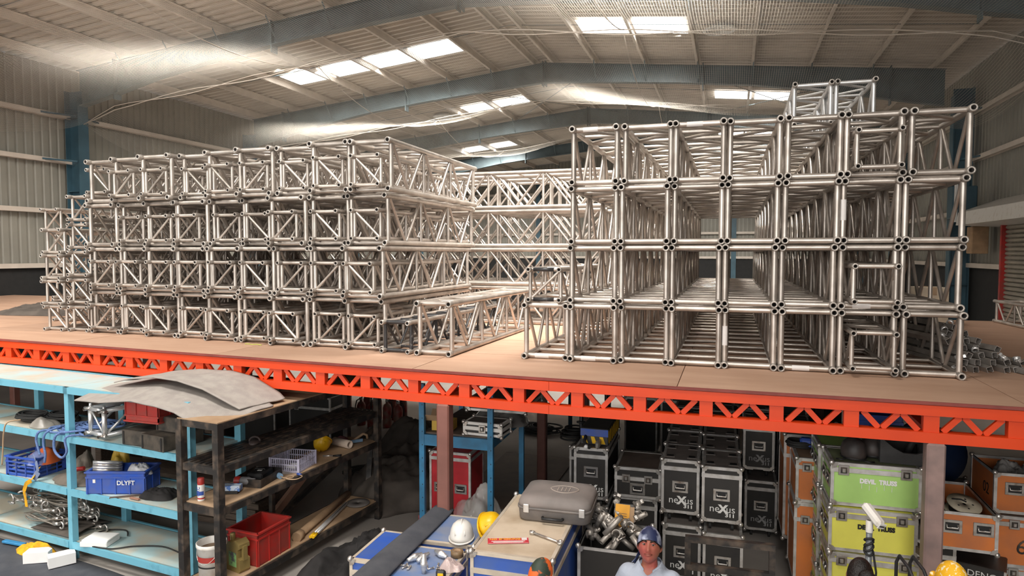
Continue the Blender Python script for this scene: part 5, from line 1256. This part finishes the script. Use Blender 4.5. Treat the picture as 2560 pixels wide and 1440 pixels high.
# ------------------------------------------------------------------ people
def remeshed(b, name, m, parent, vox, smooth=4):
    me = b.mesh(name + '_raw', None); tmp = bpy.data.objects.new(name + '_tmp', me); C.objects.link(tmp)
    md = tmp.modifiers.new('r', 'REMESH'); md.mode = 'VOXEL'; md.voxel_size = vox; md.use_smooth_shade = True
    if smooth:
        ms = tmp.modifiers.new('s', 'SMOOTH'); ms.iterations = smooth; ms.factor = .5
    dg = bpy.context.evaluated_depsgraph_get(); out = bpy.data.meshes.new_from_object(tmp.evaluated_get(dg))
    bpy.data.objects.remove(tmp); bpy.data.meshes.remove(me)
    out.name = name; out.materials.clear(); out.materials.append(m)
    return link(name, out, parent)
def oval_loft(b, rings, n=20):
    """rings: (cx, cy, z, rx, ry)"""
    vs = []; fs = []
    for cx, cy, z, rx, ry, *tl in rings:
        for i in range(n):
            a = 2 * math.pi * i / n; c, s = math.cos(a), math.sin(a); k = (abs(c) ** 2.6 + abs(s) ** 2.6) ** (-1 / 2.6)
            vs.append((cx + rx * c * k, cy + ry * s * k, z - (tl[0] * max(0, -s) ** 7 if tl else 0)))
    for j in range(len(rings) - 1):
        for i in range(n): fs.append((j * n + i, j * n + (i + 1) % n, (j + 1) * n + (i + 1) % n, (j + 1) * n + i))
    fs += [tuple(range(n))[::-1], tuple(range((len(rings) - 1) * n, len(rings) * n))]
    return b.add(vs, fs, True)
def limb(b, pts, rs, n=12):
    P = []; Q = []
    for i in range(len(pts) - 1):
        for k in range(6):
            f = k / 6; P.append(Vector(pts[i]).lerp(Vector(pts[i + 1]), f)); Q.append(rs[i] + (rs[i + 1] - rs[i]) * f)
    P.append(Vector(pts[-1])); Q.append(rs[-1])
    b.path(P, Q, n)
    for p, r in zip(pts, rs): b.ell(p, (r, r, r), 12, 8)
def gs(d, c, w): 
    return math.exp(-sum(((d[i] - c[i]) / w[i]) ** 2 for i in range(3)))
def head_fn(dx, dy, dz):
    """radial shape of a head whose face looks along -y"""
    d = (dx, dy, dz); k = 1.
    f = max(0, -dy)
    k += .2 * gs(d, (0, -1, -.16), (.15, .5, .17)) + .08 * gs(d, (0, -1, .08), (.11, .5, .2))     # nose tip and bridge
    k += .035 * gs(d, (0, -.9, .3), (.6, .5, .12))                                                  # brow
    for s in (-1, 1):
        k -= .075 * gs(d, (s * .36, -.9, .13), (.2, .4, .12))                                       # eye sockets
        k += .035 * gs(d, (s * .48, -.82, -.16), (.22, .4, .2))                                     # cheeks
        k += .05 * gs(d, (s * .13, -1, -.2), (.09, .4, .08))                                        # nostrils
    k += .055 * gs(d, (0, -.9, -.43), (.26, .4, .1)) - .03 * gs(d, (0, -.9, -.56), (.3, .4, .05))   # lips, fold
    k += .085 * gs(d, (0, -.7, -.75), (.3, .5, .16))                                                # chin
    k -= .12 * max(0, -dz - .1) * min(1, abs(dx) * 1.4)                                             # jaw narrows
    k += .05 * max(0, dy) * max(0, dz + .2)                                                         # back of skull
    return k
SKIN = mat('brown_skin', (.30, .125, .07), .5, 0, col2=(.24, .095, .055), scale=8)
FLUSH = mat('powdered_skin', (.3, .115, .065), .48, 0, col2=(.36, .085, .07), scale=9, lo=.35, hi=.62)
HAIR = mat('black_hair', (.012, .009, .008), .42, 0, var=.3, scale=60, stretch=(1, .12, 1), bump=.8, bscale=120)
def person(label, loc, rz, height, nod=0., turn=0., shirt=None, trousers=None, skin=SKIN, scarf=None, bun=False, vox=.009, face=True, collar=True):
    s = height / 1.70
    t = thing('person', label, 'person', loc, rz, 'people'); t.scale = (s, s, s)
    b = MB()
    oval_loft(b, [(0, 0, .86, .14, .1), (0, 0, .95, .155, .11), (0, 0, 1.08, .13, .095), (0, 0, 1.22, .145, .105), (0, 0, 1.33, .165, .105), (0, .005, 1.405, .14, .08), (0, .01, 1.44, .075, .06), (0, .008, 1.47, .05, .052)])
    limb(b, [(0, .012, 1.42), (0, 0, 1.5), (0, -.01, 1.57)], [.056, .05, .05])
    for q in (-1, 1):
        limb(b, [(q * .145, .005, 1.375), (q * .2, .02, 1.27), (q * .235, .04, 1.1)], [.062, .05, .041])
        limb(b, [(q * .235, .04, 1.1), (q * .235, -.03, .97), (q * .215, -.12, .86)], [.041, .037, .027])
        limb(b, [(q * .213, -.13, .845), (q * .208, -.16, .8)], [.026, .03])
        for k, (o, l) in enumerate(((-.026, .065), (-.009, .078), (.009, .074), (.025, .06))):                   # four fingers
            x = q * (.208) + o
            limb(b, [(x, -.165, .79), (x, -.185, .79 - l * .5), (x - q * .004, -.178, .79 - l)], [.0105, .0095, .008], 8)
        limb(b, [(q * .19, -.145, .83), (q * .168, -.175, .8), (q * .165, -.19, .77)], [.013, .011, .009], 8)        # thumb
        limb(b, [(q * .085, 0, .88), (q * .095, -.015, .49)], [.09, .058]); limb(b, [(q * .095, -.015, .49), (q * .097, .01, .32), (q * .1, .02, .09)], [.058, .055, .038])
        limb(b, [(q * .1, .03, .05), (q * .105, -.05, .04), (q * .11, -.14, .03)], [.042, .04, .03])
    HM = Matrix.Translation((0, -.016, 1.545)) @ Euler((nod, 0, turn)).to_matrix().to_4x4() @ Matrix.Translation((0, -.01, .05))
    b.M = HM
    b.ell((0, 0, 0), (.074, .09, .113), 56, 44, head_fn)
    for q in (-1, 1):
        b.M = HM @ Matrix.Translation((q * .074, .012, -.005)) @ Matrix.Rotation(q * .35, 4, 'Z'); b.ell((0, 0, 0), (.009, .019, .03), 12, 8)
    remeshed(b, 'body', skin, t, vox, 2)
    # face details
    hd = link('face', None, t); hd.matrix_local = HM
    if face:
        for q in (-1, 1):
            e = MB().ell((q * .029, -.0725, .015), (.0135, .0125, .0068), 14, 10).build('eye', mat('eye_white', (.4, .33, .29), .25), hd)
            MB().ell((q * .029 + .001, -.0815, .0145), (.0066, .004, .0066), 12, 8).build('iris', mat('dark_iris', (.012, .008, .006), .15), e)
            MB().path([(q * .013, -.0855, .0205), (q * .028, -.0885, .0235), (q * .044, -.077, .0195)], [.004, .0045, .003], 6).build('upper_lid', skin, hd)
            MB().path([(q * .012, -.09, .030), (q * .028, -.0885, .038), (q * .048, -.074, .037)], [.0045, .005, .003], 6).build('eyebrow', HAIR, hd)
        L = mat('lips', (.3, .085, .06), .45)
        MB().path([(-.026, -.078, -.047), (-.012, -.0875, -.044), (0, -.09, -.0455), (.012, -.0875, -.044), (.026, -.078, -.047)], [.002, .0042, .004, .0042, .002], 6).build('upper_lip', L, hd)
        MB().path([(-.024, -.078, -.05), (-.01, -.088, -.0525), (0, -.0895, -.0535), (.01, -.088, -.0525), (.024, -.078, -.05)], [.002, .0046, .005, .0046, .002], 6).build('lower_lip', L, hd)
    # hair and scarf as caps over the skull
    def cap(g, edge_front, edge_back, nm, m):
        def fn(u, v):
            a = 2 * math.pi * u; fr = (1 - math.sin(a)) / 2                        # 1 at the front (-y)
            th = v * (math.pi * (edge_back + (edge_front - edge_back) * fr ** 1.3))
            d = (math.sin(th) * math.cos(a), math.sin(th) * math.sin(a), math.cos(th)); k = (1 + .05 * max(0, d[1]) * max(0, d[2] + .2)) * g
            k *= 1 + .012 * NZ.noise((d[0] * 6, d[1] * 6, d[2] * 6 + g))
            return (.074 * d[0] * k, .09 * d[1] * k, .113 * d[2] * k)
        return MB().sheet(fn, 36, 18).build(nm, m, hd)
    cap(1.06, .39, .68, 'hair', HAIR)
    if scarf:
        cap(1.12, .385, .62, 'headscarf', scarf)
        MB().ell((-.05, .09, -.03), (.025, .02, .02), 10, 8).build('scarf_knot', scarf, hd)
        MB().sheet(lambda u, v: (-.06 - .06 * v + .02 * u, .09 - .03 * v + .03 * u, -.03 - .09 * v + .01 * math.sin(u * 5 + v * 6)), 5, 8, .004).build('scarf_tail', scarf, hd)
    if bun: MB().ell((-.045, .1, .02), (.05, .045, .045), 14, 10).build('hair_bun', HAIR, hd)
    # clothes
    c = MB()
    oval_loft(c, [(0, 0, .8, .165, .125), (0, 0, .95, .168, .122), (0, 0, 1.08, .15, .112), (0, 0, 1.22, .16, .118), (0, 0, 1.33, .176, .116), (0, .002, 1.4, .165, .108), (0, .008, 1.44, .105, .09, .02), (0, .012, 1.472, .078, .074, .06 if collar else .01)])
    for q in (-1, 1): limb(c, [(q * .142, .005, 1.372), (q * .2, .02, 1.27), (q * .236, .04, 1.1), (q * .236, .0, 1.02)], [.075, .064, .057, .053])
    remeshed(c, 'shirt', shirt, t, .012, 4)
    if collar:
        for q in (-1, 1):
            def cl(u, v):
                a = math.pi / 2 - u * 2.75; r = .07 + .03 * v
                return (q * r * math.cos(a) * 1.05, .012 + r * .95 * math.sin(a), 1.485 - .045 * u ** 3 + .012 * (1 - v) - v * (.032 + .04 * u ** 4))
            MB().sheet(cl, 16, 5, .004).build('collar', shirt, t)
        MB().box((0, -.117, 1.2), (.022, .008, .34)).build('placket', shirt, t)
        for k in range(4): MB().tube((0, -.12, 1.08 + .08 * k), (0, -.124, 1.08 + .08 * k), .006, 8).build('button', TAPE, t)
    p = MB()
    oval_loft(p, [(0, 0, .78, .15, .11), (0, 0, .9, .155, .115), (0, 0, .98, .15, .112)])
    for q in (-1, 1): limb(p, [(q * .085, 0, .86), (q * .097, -.01, .49), (q * .1, .02, .1)], [.1, .078, .07])
    remeshed(p, 'trousers', trousers, t, .014, 4)
    for q in (-1, 1): MB().lathe([(0, -.004), (.05, -.004), (.054, .006), (.05, .022), (0, .024)], 16, .9, 2.6).build('sandal', RUBBER, t, (q * .105, -.05, 0))
    return t
DENIM = mat('pale_blue_shirt', (.38, .42, .5), .85, 0, col2=(.31, .35, .43), scale=5, bump=1.0, bscale=14)
TROU = mat('dark_trousers', (.03, .032, .04), .9); MAR = mat('maroon_cloth', (.16, .02, .05), .85, 0, var=.2); OCH = mat('ochre_cloth', (.4, .2, .05), .85, 0, var=.2)
NAVY = mat('navy_tie_dye_scarf', (.5, .55, .7), .55, 0, col2=(.012, .02, .07), scale=14, lo=.5, hi=.72)
GRNS = mat('green_orange_scarf', (.75, .13, .02), .6, 0, col2=(.03, .045, .03), scale=7, lo=.5, hi=.54)
YELS = mat('yellow_print_scarf', (.8, .42, .01), .7, 0, col2=(.85, .75, .5), scale=42, lo=.4, hi=.45)
person('person in pale blue shirt and navy headscarf looking up at the camera', (-.48, 4.47, 0), -.1, 1.7, -.33, .12, DENIM, TROU, FLUSH, NAVY, vox=.0055)
person('person in green and orange headscarf bending beside the pale-topped case', (-1.195, 4.2, 0), 2.6, 1.5, .45, 0, MAR, TROU, SKIN, GRNS, vox=.011, face=True, collar=False)
person('person with bare black hair tied in a bun', (.79, 4.5, 0), 2.9, 1.65, .25, 0, OCH, MAR, SKIN, None, True, vox=.011, collar=False)
person('person in yellow patterned headscarf at lower right', (1.29, 4.62, 0), .3, 1.68, .3, 0, MAR, OCH, SKIN, YELS, vox=.011, collar=False)
# pale stool at the bottom edge
t = thing('white_stool', 'dirty white plastic stool at the bottom beside the black cloth', 'stool', (-3.55, 5.25, 0), .3)
MB().lathe([(0, .42), (.06, .425), (.07, .44), (.13, .45), (.155, .44), (.16, .42), (.15, .41), (0, .41)], 8).build('seat', WHITEP, t)
for k in range(4):
    a = .785 + k * 1.571; MB().bar((.1 * math.cos(a), .1 * math.sin(a), .42), (.16 * math.cos(a), .16 * math.sin(a), 0), .06, .02).build('leg', WHITEP, t)
